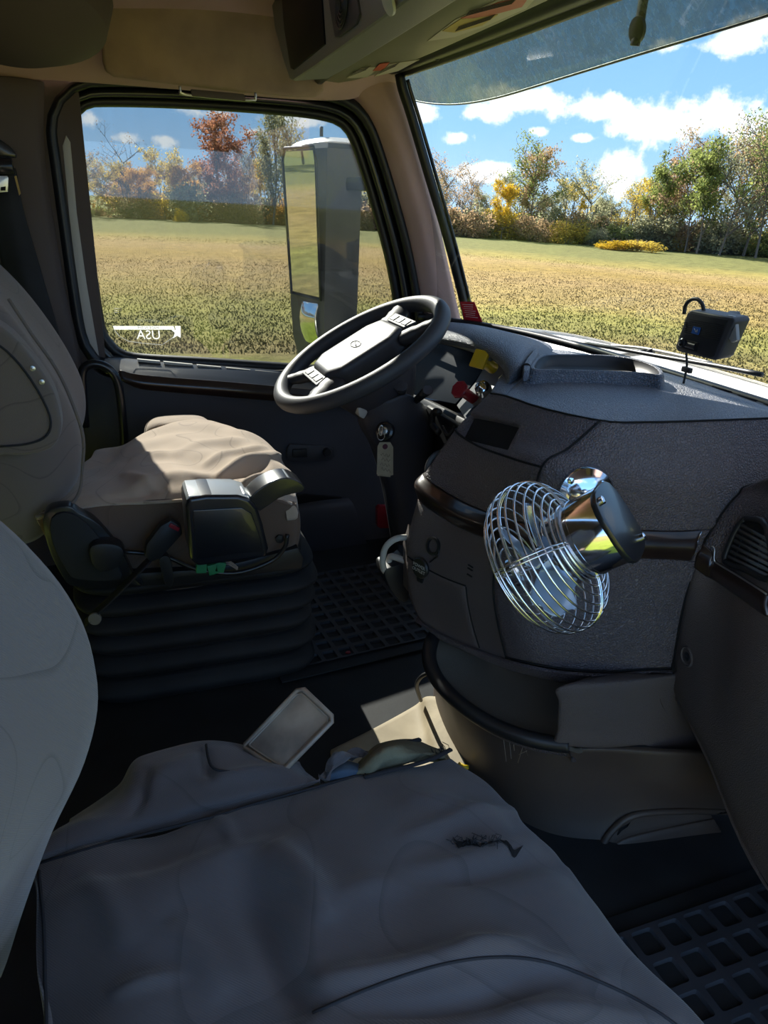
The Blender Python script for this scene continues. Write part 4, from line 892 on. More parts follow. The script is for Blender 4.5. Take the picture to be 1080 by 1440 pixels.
# floor hump: beige colour and outline stand in for the pool of sunlight
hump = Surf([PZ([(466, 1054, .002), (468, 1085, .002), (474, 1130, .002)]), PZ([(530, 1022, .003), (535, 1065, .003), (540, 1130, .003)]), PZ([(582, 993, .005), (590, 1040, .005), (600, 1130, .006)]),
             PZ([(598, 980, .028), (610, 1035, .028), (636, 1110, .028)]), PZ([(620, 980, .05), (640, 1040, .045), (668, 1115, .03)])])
SUN_BEIGE = mat('beige_sun_patch', '#a1947c', .7, bump=('noise', 60, .3, .002), var=(14, '#7f745f', .8))
hb = empty('floor_sun_patch', P(590, 1040, z=0), 'pale beige floor hump painted as a sunlit patch beside the console foot', 'painted sun patch'); panel('sun_patch_sheet', hump, 0, 2, 0, 4, SUN_BEIGE, hb, res=8, thick=.02)
tag(tube('cable', [P(a, b, z=c) for a, b, c in ((592, 985, .03), (586, 965, .10), (592, 952, .14), (606, 945, .16))], .004, BLACK, None, n=7, sm=5), 'black cable looping up from the floor to the dashboard shelf', 'cable')
tag(tube('connector', [P(a, b, z=.05) for a, b in ((645, 1074), (652, 1078), (659, 1079))], .004, YEL, None, n=7), 'tiny yellow wire connector on the floor by the console foot', 'connector')
# ================================================================== SEATS
def loft(name, secs, material, parent, n=48, pw=3.2, sub=5, sag=0.0, disp=None):
    """secs: (z, x_front, x_back, y0, y1) rounded-rectangle slices, smoothed along z"""
    s = cr1(np.array(secs, float), sub); vs = []; fs = []
    for z, xf, xb, y0, y1 in s:
        cx_, cy_ = (xf+xb)/2, (y0+y1)/2; a, b = abs(xf-xb)/2, abs(y1-y0)/2
        for k in range(n):
            t = 2*math.pi*k/n; c, q = math.cos(t), math.sin(t)
            x = cx_+a*math.copysign(abs(c)**(2/pw), c); y = cy_+b*math.copysign(abs(q)**(2/pw), q)
            if sag and c > 0: x -= sag*max(0, 1-((y-cy_+(.03 if sag > .05 else 0))/(b*(.8 if sag > .05 else .62)))**2)
            vs.append((x, y, z))
    m = len(s)
    for i in range(m-1):
        for k in range(n): fs.append((i*n+k, i*n+(k+1) % n, (i+1)*n+(k+1) % n, (i+1)*n+k))
    fs += [tuple(range(n))[::-1], tuple(range((m-1)*n, m*n))]
    o = link(name, vs, fs, material, parent)
    return o
def wrinkle(folds, amp=1.0, noise_a=.0):
    """folds: (px0, py0, px1, py1, half width px, height m): raised creases running between two places"""
    def f(U, V, p):
        q = proj(p); r = np.zeros(U.shape)
        for x0, y0, x1, y1, w_, h in folds:
            d = np.array([x1-x0, y1-y0], float); ln = np.linalg.norm(d); d /= ln
            s_ = (q[..., 0]-x0)*d[0]+(q[..., 1]-y0)*d[1]; t_ = -(q[..., 0]-x0)*d[1]+(q[..., 1]-y0)*d[0]
            t_ = t_ + 10*np.sin(s_/ln*math.pi)*np.sign(h)*.6
            r += h*np.exp(-(t_/w_)**2)*np.clip(np.sin(np.clip(s_/ln, 0, 1)*math.pi), 0, 1)**.6
        if noise_a:
            r += noise_a*np.array([[mnoise.noise(Vector((float(a)*14, float(b)*14, 1.3))) for a, b in zip(ra, rb)] for ra, rb in zip(p[..., 0], p[..., 1])])
        return r*amp
    return f
ds = empty('driver_seat', (.1, 1.5, 0), 'beige cloth air-ride driver seat facing the steering wheel', 'seat')
CR_ = [[(96, 716, .440), (150, 709, .449), (230, 705, .455), (310, 699, .458), (370, 697, .452), (410, 708, .432)],
       [(100, 705, .448), (155, 694, .459), (235, 688, .468), (315, 682, .470), (374, 682, .462), (411, 694, .440)],
       [(112, 688, .45), (162, 674, .462), (242, 665, .476), (320, 660, .476), (379, 664, .466), (409, 679, .442)],
       [(132, 665, .45), (180, 648, .462), (250, 638, .476), (325, 636, .476), (376, 645, .466), (404, 662, .44)],
       [(158, 640, .445), (195, 622, .460), (262, 610, .470), (323, 612, .470), (364, 623, .46), (393, 643, .435)],
       [(170, 627, .43), (206, 607, .445), (266, 591, .455), (315, 596, .455), (350, 609, .445), (379, 628, .425)]]
rowsC = [PZ(r) for r in CR_]
rowsC.append([p+np.array([0, .02, -.04]) for p in rowsC[-1]])
rowsC = [[r[0]+np.array([-.05, 0, -.01])]+list(r)+[r[-1]+np.array([.012, 0, -.03]), r[-1]+np.array([.014, 0, -.09])] for r in rowsC]
W_D = wrinkle([(300, 672, 400, 640, 5, .010), (262, 676, 380, 652, 5, -.007), (280, 655, 380, 632, 4, .006), (180, 690, 300, 668, 8, .006), (180, 650, 260, 640, 5, .005), (330, 690, 400, 668, 4, .007), (150, 700, 240, 680, 6, -.005), (240, 640, 350, 620, 5, .005), (170, 668, 230, 700, 6, .004)], 1.7, .005)
panel('seat_cushion', Surf(rowsC), 0, 7, 0, 6, CLOTH, ds, res=14, disp=W_D, rim=.004, thick=.02)
tube('cushion_piping', [p+np.array([0, -.002, .0]) for p in cr1(np.array(rowsC[0][1:7]), 6)], .003, CLOTH, ds, n=6)
side = [[p+np.array([0, -.003, -.002]) for p in rowsC[0][1:7]]]
side.append([P(a, b, y=1.235) for a, b in ((108, 740), (160, 745), (235, 745), (315, 740), (375, 735), (416, 730))])
side.append([P(a, b, y=1.25) for a, b in ((120, 770), (170, 780), (240, 785), (318, 780), (375, 770), (415, 760))])
side.append([P(a, b, y=1.29) for a, b in ((130, 800), (175, 820), (245, 830), (318, 820), (372, 805), (408, 790))])
side = [[r[0]+np.array([-.06, .02, 0])]+r+[r[-1]+np.array([.012, .05, 0]), r[-1]+np.array([.012, .4, 0])] for r in side]
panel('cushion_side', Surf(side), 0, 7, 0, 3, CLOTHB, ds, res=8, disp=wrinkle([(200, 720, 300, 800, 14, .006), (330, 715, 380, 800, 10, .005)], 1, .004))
# thigh hump at the far side
loft('far_bolster', [(.38, .21, .05, 1.70, 1.80), (.43, .21, .05, 1.70, 1.80), (.452, .19, .07, 1.71, 1.79), (.457, .15, .11, 1.73, 1.77)], CLOTH, ds)
loft('backrest', [(.36, -.14, -.30, 1.30, 1.72), (.42, -.105, -.32, 1.26, 1.76), (.48, -.068, -.33, 1.245, 1.775), (.55, -.060, -.34, 1.24, 1.78), (.62, -.078, -.36, 1.24, 1.78), (.70, -.115, -.38, 1.245, 1.775), (.78, -.165, -.40, 1.26, 1.76), (.88, -.25, -.43, 1.28, 1.74), (1.0, -.32, -.46, 1.32, 1.70), (1.05, -.36, -.45, 1.38, 1.64)], CLOTH_SHADED, ds, sag=.03)
tube('backrest_piping', [P(a, b, y=1.237) for a, b in ((12, 420), (45, 470), (80, 520), (103, 570), (117, 615), (116, 655), (112, 690), (95, 712), (50, 727))], .003, CLOTH_SHADED, ds, sm=4, n=6)
ar = ppx('folded_armrest', [(-60, 430), (-20, 448), (15, 470), (50, 510), (75, 550), (86, 590), (84, 615), (70, 632), (40, 640), (5, 640), (-60, 632)], CLOTH_SHADED, y=1.185, depth=.05, parent=ds, r=.018, seg=4, sm=3)
for a, b in ((46, 518), (59, 537)): lathe('rivet', [(0, -.001), (.0042, -.001), (.004, .002), (0, .0028)], P(a, b, y=1.183), (0, -1, 0), METAL, ar, n=12)
tube('armrest_seam', [P(a, b, y=1.182) for a, b in ((-30, 470), (10, 494), (45, 536), (70, 585), (66, 612), (40, 624), (0, 628))], .0018, PIPING, ar, sm=4, n=5)
# recliner cover, knob, lever
rcv = ppx('recliner_cover', [(62, 722), (95, 712), (112, 722), (140, 738), (170, 775), (190, 815), (196, 826), (110, 826), (88, 812), (66, 765)], GLOSSB, y=1.215, depth=.03, parent=ds, r=.006, sm=3)
ppx('cover_inset', [(72, 730), (98, 722), (130, 745), (158, 785), (170, 815), (108, 815), (92, 800), (74, 765)], RUBBER, y=1.208, depth=.01, parent=rcv, r=.003, sm=3)
ppx('recline_knob', [(126, 772), (140, 765), (165, 767), (175, 778), (166, 798), (145, 806), (130, 795)], BLACK, y=1.185, depth=.035, parent=ds, r=.008, sm=3)
ppx('height_lever', [(224, 788), (232, 782), (240, 788), (244, 815), (240, 826), (233, 822), (228, 808)], BLACK, y=1.20, depth=.02, parent=ds, r=.005, sm=3)
ppx('seat_pan', [(105, 815), (110, 830), (260, 822), (425, 800), (428, 785), (420, 770), (300, 800), (200, 806)], BLACK, y=1.24, depth=.40, parent=ds, r=.006)
tube('pan_pipe', [P(a, b, y=1.22) for a, b in ((170, 775), (230, 782), (275, 800), (330, 806), (380, 790), (400, 770), (404, 752))], .0045, GLOSSB, ds, sm=5, n=8)
lathe('pan_bolt', [(0, 0), (.009, 0), (.009, .005), (0, .006)], P(393, 757, y=1.235), (0, -1, 0), BLACK, ds, n=6)
# bellows: six folds
zs = [(.02, .055), (.075, .05), (.125, .048), (.172, .045), (.217, .042), (.258, .038)]
for k, (zc, hh_) in enumerate(zs):
    sx = .005*math.sin(k*2.1); w_ = .006*math.cos(k*1.7)
    loft('bellows_fold', [(zc-hh_*.5, .345+sx, -.10, 1.285-w_, 1.70), (zc-hh_*.25, .36+sx, -.115, 1.272-w_, 1.715), (zc+.002, .368+sx, -.122, 1.265-w_, 1.72), (zc+hh_*.3, .36+sx, -.115, 1.272-w_, 1.715), (zc+hh_*.5, .345+sx, -.10, 1.285-w_, 1.70)], RUBBER, ds, pw=7, n=64)
loft('bellows_core', [(.0, .34, -.095, 1.29, 1.69), (.30, .34, -.095, 1.29, 1.69), (.33, .33, -.09, 1.30, 1.68)], RUBBER, ds, pw=7)
MH0 = mat('dull_grey_bolt', '#6d6c69', .5)
# buckle and belt end
bk = ppx('belt_buckle', [(226, 740), (240, 732), (255, 741), (257, 752), (226, 786), (212, 792), (203, 782), (206, 766)], BLACK, y=1.175, depth=.022, parent=ds, r=.005)
ppx('buckle_button', [(240, 736), (253, 743), (251, 748), (237, 741)], RED, y=1.172, depth=.006, parent=bk, r=.001)
tube('buckle_strap', [P(a, b, y=1.19) for a, b in ((212, 785), (190, 808), (160, 838), (132, 864), (120, 876))], .016, RUBBER, ds, n=8, flat=.18)
lathe('strap_bolt', [(0, 0), (.011, 0), (.011, .006), (.006, .007), (0, .007)], P(134, 869, y=1.18), (-.2, -1, .1), MH0, ds, n=16)
# armrest-like gear controller
gc_ = ppx('controller_body', [(261, 712), (265, 701), (290, 697), (335, 697), (352, 702), (362, 714), (370, 738), (378, 772), (374, 784), (340, 789), (278, 797), (268, 788)], GLOSSB, y=1.10, depth=.085, parent=ds, r=.007, seg=3)
SILV = mat('worn_silver_plastic', '#8f9499', .3, coat=.3)
prism('controller_top', [P(a, b, y=1.105)+np.array([0, 0, .0015]) for a, b in ((262, 704), (266, 699), (300, 696.5), (334, 696.5), (350, 701), (358, 712), (362, 722), (355, 716), (345, 706), (330, 703), (290, 703), (268, 706))], (0, .075, 0), SILV, gc_, r=.001)
for k in range(3): box('controller_button', Vector(P(277+k*19, 696, y=1.14))+Vector((0, 0, .001)), (.016, .03, .005), SILV, gc_, r=.002)
ppx('controller_face', [(271, 718), (340, 714), (354, 722), (366, 755), (371, 776), (330, 779), (277, 787)], mat('piano_black_face', '#15161a', .3, coat=.2), y=1.097, depth=.008, parent=gc_, r=.002, seg=2)
lv_ = ppx('gear_lever', [(352, 700), (370, 684), (388, 675), (405, 672), (420, 677), (429, 686), (424, 692), (410, 695), (392, 701), (366, 719), (358, 712)], GLOSSB, y=1.11, depth=.05, parent=ds, r=.010, seg=4, sm=2)
prism('lever_cap', [P(a, b, y=1.113) for a, b in ((355, 698), (370, 683.5), (388, 674), (405, 671), (419, 676), (427, 684), (418, 680), (404, 676), (388, 680), (372, 689), (360, 701))], (0, .044, 0), SILV, lv_, r=.001)
prism('lever_boot', [P(a, b, y=1.115) for a, b in ((334, 698), (345, 694), (356, 700), (362, 712), (350, 705))], (0, .04, 0), SILV, gc_, r=.002)
GREEN = mat('green_connector_plastic', '#2b7a4c', .5)
wc = empty('wire_connectors', P(300, 800, y=1.17), 'green plastic wire connectors hanging under the gear controller', 'connector')
for k, (a, b, r_) in enumerate(((283, 797, .1), (299, 799, -.2), (309, 796, .3))): box('connector_block', P(a, b, y=1.16), (.018, .014, .020), GREEN, wc, r=.002, rot=Matrix.Rotation(r_, 3, 'Y'))
for k in range(3): tube('wire', [P(a, b+k*1.5, y=1.16) for a, b in ((308, 795), (318, 788+k), (326, 791+k), (334, 798))], .0016, VISORB, wc, n=5, sm=3)

# grab loop behind the driver's seat
tag(tube('grab_handle', [P(a, b, y=1.88) for a, b in ((120, 600), (116, 550), (116, 522), (128, 512), (145, 514), (160, 526), (168, 550), (174, 605), (176, 660))], .011, GLOSSB, None, n=10, sm=5), 'black bent tube handle between the driver seat and the door', 'handle')

# passenger seat ------------------------------------------------------------
ps = empty('passenger_seat', (.05, .35, 0), 'grey passenger seat in a torn dark seat cover, nearest the viewer', 'seat')
PC = [[(52, 1214, .385), (160, 1183, .395), (300, 1148, .40), (450, 1100, .405), (550, 1086, .398), (632, 1060, .388)],
      [(56, 1245, .396), (175, 1215, .408), (315, 1180, .41), (465, 1135, .416), (580, 1108, .412), (668, 1092, .39)],
      [(58, 1300, .40), (190, 1275, .418), (335, 1240, .412), (490, 1195, .420), (620, 1165, .416), (722, 1150, .39)],
      [(61, 1370, .40), (205, 1355, .42), (365, 1330, .408), (535, 1290, .42), (680, 1255, .418), (800, 1230, .387)],
      [(63, 1450, .40), (220, 1445, .418), (395, 1430, .404), (575, 1410, .42), (745, 1375, .415), (885, 1338, .385)],
      [(60, 1600, .395), (235, 1600, .41), (415, 1590, .404), (610, 1560, .415), (810, 1525, .41), (985, 1462, .383)],
      [(50, 1850, .385), (250, 1850, .395), (450, 1840, .395), (680, 1800, .395), (920, 1740, .39), (1120, 1610, .375)]]
rowsP = [PZ(r) for r in PC]
rowsP = [[r[0]+np.array([.0, 0, -.06]), r[0]+np.array([-.003, 0, -.012])]+list(r)+[r[-1]+np.array([.010, 0, -.022]), r[-1]+np.array([.012, -.004, -.09]), r[-1]+np.array([.0, -.01, -.2])] for r in rowsP]
rowsP.append([p+np.array([0, -.02, -.12]) for p in rowsP[-1]])
W_P = wrinkle([(60, 1250, 460, 1130, 16, -.004), (335, 1195, 430, 1440, 30, -.012), (380, 1180, 470, 1300, 22, .010), (470, 1260, 760, 1190, 16, .006), (520, 1230, 800, 1215, 12, -.005), (560, 1180, 740, 1140, 10, .005),
               (430, 1390, 760, 1330, 16, .008), (480, 1430, 840, 1370, 14, -.007), (640, 1330, 880, 1400, 16, .007), (560, 1120, 720, 1170, 12, .004), (120, 1230, 180, 1330, 20, .004), (240, 1290, 320, 1400, 24, .005), (700, 1420, 960, 1450, 16, .006), (300, 1150, 330, 1190, 8, .004), (150, 1400, 260, 1360, 10, .004)], 1.5, .007)
PCUSH = panel('seat_cushion', Surf(rowsP), 0, 10, 0, 7, CLOTHD, ps, res=16, disp=W_P, rim=.004, thick=.02)
SP = Surf(rowsP)
def on_mesh(ob, pts, lift=.001):
    off = root_of(ob); r = []
    for a, b in pts:
        d = Vector(fw*F+rt*(a-540)+up*(720-b)).normalized(); ok, loc, n, i = ob.ray_cast(Vector(CAM)-off, d)
        if ok: r.append(loc+off+(n if n.dot(d) < 0 else -n)*lift)
    return r
def seam(pts, r=.0016, lift=.0022, material=PIPING, S=SP, parent=ps, nm='seam'):
    q = on_mesh(PCUSH, [tuple(p) for p in cr1(np.array(pts, float), 6)], .0003); return tube(nm, q, r, material, parent, n=5)
SH_ = Surf([PZ(r) for r in ([(52, 1216, .380), (160, 1186, .390), (240, 1165, .395), (330, 1140, .398), (450, 1100, .402)],
                           [(58, 1203, .395), (155, 1165, .405), (235, 1138, .41), (325, 1118, .41), (448, 1096, .405)],
                           [(75, 1175, .39), (158, 1135, .405), (225, 1095, .412), (315, 1078, .415), (440, 1090, .40)],
                           [(95, 1155, .37), (165, 1117, .385), (206, 1070, .395), (300, 1047, .40), (425, 1080, .385)],
                           [(98, 1150, .34), (168, 1108, .355), (200, 1062, .37), (300, 1040, .375), (420, 1074, .365)],
                           [(100, 1160, .25), (172, 1120, .26), (205, 1075, .28), (305, 1055, .28), (420, 1085, .28)])])
panel('cover_flap', SH_, 0, 4, 0, 5, CLOTHD, ps, res=14, disp=wrinkle([(200, 1110, 290, 1060, 12, .007), (280, 1100, 430, 1085, 9, .006), (250, 1150, 400, 1110, 8, -.005), (180, 1150, 210, 1080, 8, -.005), (60, 1190, 170, 1150, 8, .004), (290, 1050, 300, 1100, 7, -.006)], 1, .005))
tube('flap_seam', [P(a, b, z=c) for a, b, c in ((290, 1047, .402), (293, 1066, .414), (300, 1080, .417), (320, 1085, .418), (345, 1083, .416))], .0015, PIPING, ps, n=5, sm=4)
seam([(56, 1214), (160, 1184), (300, 1149), (450, 1101), (540, 1088)])
seam([(55, 1225), (62, 1300), (64, 1380), (65, 1470)])
seam([(440, 1425), (505, 1396), (565, 1373), (623, 1356), (680, 1347), (731, 1347), (780, 1356), (822, 1372), (880, 1398), (925, 1424), (955, 1445)], .0014)
# tear in the cover: dark slit with frayed threads
jag = [(636, 1178), (645, 1190), (660, 1187), (675, 1190), (690, 1186), (705, 1184), (716, 1192), (722, 1202), (735, 1190)]
hw = [1, 5, 4, 2.5, 1.2, 1, 5, 6, 1]
jt_ = cr1(np.array([(x, y-w_) for (x, y), w_ in zip(jag, hw)], float), 4); jb_ = cr1(np.array([(x, y+w_*.8) for (x, y), w_ in zip(jag, hw)], float), 4)
jt_[:, 1] += np.array([rng.uniform(-1.2, 1.2) for _ in jt_]); jb_[:, 1] += np.array([rng.uniform(-1.2, 1.2) for _ in jb_])
tv = on_mesh(PCUSH, [tuple(p) for p in jt_], .0012)+on_mesh(PCUSH, [tuple(p) for p in jb_], .0012); nt_ = len(jt_)
link('cover_tear', tv, [(k, k+1, nt_+k+1, nt_+k) for k in range(nt_-1)], VOID, ps, smooth=False)
for k in range(34):
    a, b = jag[0][0]+rng.random()*70, 0; b = 1186+rng.uniform(-3, 4); p_ = on_mesh(PCUSH, [(a, b)], .001)[0]; n_ = Vector((0, 0, 1))
    tube('frayed_thread', [p_+n_*.001, p_+n_*.004+Vector((rng.uniform(-.004, .004), rng.uniform(-.004, .004), 0)), p_+n_*rng.uniform(.002, .006)+Vector((rng.uniform(-.008, .008), rng.uniform(-.008, .008), 0))], .0004, PIPING, ps, n=3)
# torn front corner: foam showing
FOAM = mat('olive_foam', '#6d6a55', .95, bump=('noise', 90, .8, .004), var=(25, '#514e3e', .9))
FS = Surf([PZ(r) for r in ([(505, 1096, .392), (545, 1084, .395), (590, 1076, .395), (632, 1066, .385)], [(502, 1086, .405), (540, 1066, .418), (588, 1058, .416), (630, 1058, .39)], [(504, 1076, .39), (535, 1051, .408), (580, 1042, .405), (622, 1052, .375)], [(506, 1072, .35), (533, 1045, .36), (578, 1037, .36), (620, 1047, .35)], [(506, 1080, .25), (533, 1060, .25), (578, 1055, .25), (620, 1060, .25)])])
panel('seat_foam', FS, 0, 3, 0, 4, FOAM, ps, res=12, disp=wrinkle([(510, 1090, 570, 1050, 5, .006), (540, 1085, 610, 1060, 4, -.004)], 1, .010))
tube('torn_edge', [P(a, b, z=c) for a, b, c in ((504, 1090, .402), (530, 1070, .408), (555, 1052, .405), (575, 1044, .398), (590, 1040, .39))], .0035, PIPING, ps, n=6, sm=4, flat=.6)
tube('torn_edge', [P(a, b, z=c) for a, b, c in ((512, 1093, .406), (545, 1084, .408), (580, 1076, .406), (610, 1066, .40), (634, 1054, .392))], .003, PIPING, ps, n=6, sm=5, flat=.6)
for k in range(46):
    t = rng.random(); p_ = Vector(P(512+t*120, 1092-t*38+rng.uniform(-2, 3), z=.405-t*.012))
    tube('frayed_thread', [p_, p_+Vector((rng.uniform(-.003, .003), .004, .002)), p_+Vector((rng.uniform(-.006, .006), rng.uniform(.004, .010), rng.uniform(-.002, .004)))], .00045, PIPING, ps, n=3)
BLUEF = mat('blue_grey_lining', '#3f4f60', .9, bump=('noise', 80, .5, .002))
ls = Surf([PZ(r) for r in ([(462, 1098, .400), (480, 1094, .404), (505, 1090, .402)], [(460, 1088, .406), (482, 1082, .412), (506, 1083, .406)], [(462, 1080, .398), (485, 1072, .403), (505, 1076, .398)], [(464, 1078, .36), (486, 1070, .36), (505, 1074, .36)])]); panel('lining_scrap', ls, 0, 2, 0, 3, BLUEF, ps, res=8)
rg_ = Surf([PZ(r) for r in ([(450, 1096, .39), (456, 1076, .40), (466, 1056, .41), (478, 1052, .405)], [(460, 1098, .405), (466, 1078, .415), (475, 1060, .42), (486, 1054, .41)], [(472, 1088, .40), (480, 1076, .41), (490, 1066, .41), (503, 1064, .40)], [(485, 1076, .39), (490, 1070, .40), (500, 1064, .40), (511, 1068, .39)])]); panel('rag_end', rg_, 0, 3, 0, 3, CLOTHD, ps, res=8, disp=wrinkle([(455, 1090, 485, 1055, 3, .005)], 1, .012))
loft('seat_base', [(.0, .22, -.04, .18, .5), (.18, .22, -.04, .18, .5), (.30, .25, -.08, .14, .52), (.345, .25, -.08, .14, .52)], BLACK, ps, pw=8)
loft('backrest', [(.34, -.13, -.30, .16, .54), (.40, -.10, -.31, .13, .565), (.46, -.070, -.32, .12, .58), (.52, -.036, -.33, .115, .59), (.58, -.018, -.34, .11, .595), (.64, -.022, -.35, .11, .595), (.70, -.046, -.36, .115, .59), (.76, -.088, -.38, .13, .575), (.84, -.18, -.42, .16, .54), (.90, -.27, -.42, .2, .5)], CLOTHG, ps, sag=.085)
tube('backrest_seam', [P(a, b, y=c) for a, b, c in ((-5, 1100, .50), (28, 1000, .50), (40, 930, .50), (30, 860, .50), (0, 800, .5))], .0012, PIPING, ps, n=5, sm=5)

# clear grey plastic panel stuck into the seat gap
PLM = mat('clouded_clear_plastic', '#ab9b88', .35, coat=.15, var=(18, '#6e6258', 1.0))
A, B, C_, D = [Vector(P(a, b, z=c)) for a, b, c in ((424, 966, .46), (471, 1011, .45), (398, 1086, .40), (343, 1050, .40))]
nn = (B-A).cross(D-A).normalized(); nn = nn if nn.z > 0 else -nn
pp = empty('plastic_panel', (A+C_)/2, 'clouded translucent grey plastic plate standing out of the torn seat cover', 'plastic plate')
quad = [A.lerp(B, .08), A.lerp(B, .92), B.lerp(C_, .05), B.lerp(C_, .97), C_.lerp(D, .05), C_.lerp(D, .95), D.lerp(A, .03), D.lerp(A, .94)]
prism('plate', quad, -nn*.004, PLM, pp, r=.001)
tube('plate_rim', [p+nn*.001 for p in quad], .0028, PLM, pp, n=8, closed=True)
cq = (A+B+C_+D)/4
tube('plate_inner_rib', [cq+(p-cq)*.9+nn*.001 for p in quad], .0012, PLM, pp, n=6, closed=True)

# ================================================================== STEERING
swc = Vector(P(506, 495, y=1.50)); tl = math.radians(31); nW = Vector((-math.sin(tl), 0, math.cos(tl))); bW = Vector((math.cos(tl), 0, math.sin(tl))); aW = Vector((0, 1, 0))
wh = empty('steering_wheel', swc, 'worn dark four-spoke steering wheel of the truck', 'steering wheel')
LEATH = mat('worn_wheel_vinyl', '#3a3a3d', .5, spec=.35, bump=('grain', 300, .15, .0005))
Wp = lambda a, b, n=0: swc+aW*a+bW*b+nW*n
RW = .198
tube('rim', [Wp(RW*math.cos(t), RW*math.sin(t)) for t in np.linspace(0, 2*math.pi, 72, endpoint=False)], .0185, LEATH, wh, n=14, closed=True)
hubo = [(-.055, -.105), (.055, -.105), (.085, -.07), (.085, .06), (.06, .10), (-.06, .10), (-.085, .06), (-.085, -.07)]
hb_ = prism('hub_pad', [Wp(a*.95, b*.97, -.030) for a, b in hubo], nW*.050, LEATH, wh, r=.016, seg=4)
prism('hub_skirt', [Wp(a*1.05, b*1.1, -.055) for a, b in hubo], nW*.030, BLACK, wh, r=.01, seg=3)
tube('hub_badge', [Wp(.017*math.cos(t)*1.6*.9, .011*math.sin(t)*.9, .0205) for t in np.linspace(0, 2*math.pi, 24, endpoint=False)], .0012, BLACK, wh, n=5, closed=True)
tube('hub_badge_bar', [Wp(-.016, -.004, .0205), Wp(.016, .004, .0205)], .0012, BLACK, wh, n=5)
for sgn_ in (-1, 1):
    for sd_ in (-1, 1):
        tube('spoke', [Wp(sd_*.055, sgn_*.085, -.008), Wp(sd_*.075, sgn_*.12, -.006), Wp(sd_*.098, sgn_*.15, -.002), Wp(sd_*.11, sgn_*.165, 0)], .014, LEATH, wh, n=10, sm=4, flat=.55, rads=[.030, .026, .022, .024])
    bs = prism('spoke_switch', [Wp(a, sgn_*b, .004) for a, b in ((-.05, .1), (.05, .1), (.062, .128), (-.062, .128))], nW*.008, DKGREY, wh, r=.003)
    for k in range(3): 
        c = Wp(-.035+k*.035, sgn_*.114, .012); prism('switch_button', [c+aW*u*.013+bW*v*.009 for u, v in ((-1, -1), (1, -1), (1, 1), (-1, 1))], nW*.002, LTGREY if k == 1 else DKGREY, bs, r=.001)
colm = empty('steering_column', swc-nW*.2, 'dark plastic steering column shroud with ignition lock under the wheel', 'steering column')
lathe('column_bowl', [(.045, -.17), (.075, -.13), (.098, -.085), (.105, -.05), (.10, -.042), (.0, -.042)], swc, nW, DKGREY, colm, n=36)
dn = Vector((.30, 0, -.95)).normalized()
S = Surf([[P(a, b, y=c) for a, b, c in r] for r in ([(502, 582, 1.50), (512, 572, 1.44), (540, 566, 1.41), (572, 556, 1.40), (592, 566, 1.42), (600, 575, 1.5)],
                                                    [(506, 600, 1.50), (517, 600, 1.44), (545, 600, 1.41), (578, 596, 1.40), (605, 604, 1.42), (612, 610, 1.5)],
                                                    [(520, 626, 1.50), (530, 630, 1.44), (555, 634, 1.42), (585, 636, 1.41), (606, 640, 1.43), (612, 645, 1.5)],
                                                    [(536, 680, 1.50), (545, 685, 1.45), (565, 690, 1.43), (592, 690, 1.43), (606, 690, 1.45), (612, 690, 1.5)],
                                                    [(550, 760, 1.50), (560, 765, 1.46), (575, 770, 1.45), (596, 770, 1.45), (608, 770, 1.47), (612, 770, 1.5)])])
panel('column_shroud', S, 0, 5, 0, 4, DKGREY, colm, res=8, thick=.03)
ppx('tilt_tab', [(503, 574), (513, 572), (518, 580), (512, 590), (505, 586)], LTGREY, y=1.43, depth=.03, parent=colm, r=.004)
ig = Vector(P(541, 606, y=1.40)); ign = (Vector(CAM)-ig).normalized()+Vector((-.5, 0, .1)); ign.normalize()
lathe('ignition_lock', [(.020, -.01), (.020, .003), (.015, .005), (.0145, -.001), (.008, .0), (.008, .004), (0, .004)], ig, ign, METAL if False else GLOSSB, colm, n=28)
lathe('lock_barrel', [(.0085, 0), (.0085, .006), (.006, .007), (0, .007)], ig, ign, METAL, colm, n=20)
for (p0, p1, y0, y1, rr, m_) in (((566, 560), (564, 545), 1.43, 1.40, .011, BLACK), ((582, 566), (600, 550), 1.42, 1.36, .009, BLACK)):
    a = Vector(P(*p0, y=y0)); b = Vector(P(*p1, y=y1)); tube('stalk', [a, a.lerp(b, .6), b], rr, m_, colm, n=8, rads=[rr*.8, rr, rr*1.2])
    d = (b-a).normalized(); prism('stalk_cap', [b+basis_from(d)[0]*u*rr*1.3+basis_from(d)[1]*v*rr*1.1 for u, v in ((-1, -.5), (-.5, -1), (.5, -1), (1, -.5), (1, .5), (.5, 1), (-.5, 1), (-1, .5))], d*.008, DKGREY, colm, r=.002)
kt = empty('ignition_key', ig, 'silver key in the ignition with a pale handwritten paper tag hanging from it', 'key')
tube('key_bow', [ig+ign*.022+Vector((0, 0, .011))*math.sin(t)+Vector(rt)*.004*math.cos(t) for t in np.linspace(0, 2*math.pi, 16, endpoint=False)], .0022, METAL, kt, n=6, closed=True)
tube('key_blade', [ig+ign*.004, ig+ign*.016], .003, METAL, kt, n=6)
tube('key_ring', [ig+ign*.02+Vector((0, 0, -.012))+Vector((0, 0, .010))*math.sin(t)+Vector(rt)*.008*math.cos(t) for t in np.linspace(0, 2*math.pi, 18, endpoint=False)], .001, METAL, kt, n=5, closed=True)
PAPER = mat('manila_paper', '#b3a488', .9, var=(40, '#978a70', .7))
tg = ppx('paper_tag', [(531, 628), (534, 622), (549, 622), (553, 629), (553, 668), (548, 669), (530, 667)], PAPER, y=1.385, depth=.001, parent=kt, r=0)
ppx('paper_tag', [(533, 630), (552, 632), (549, 671), (531, 669)], PAPER, y=1.388, depth=.001, parent=kt, r=0)
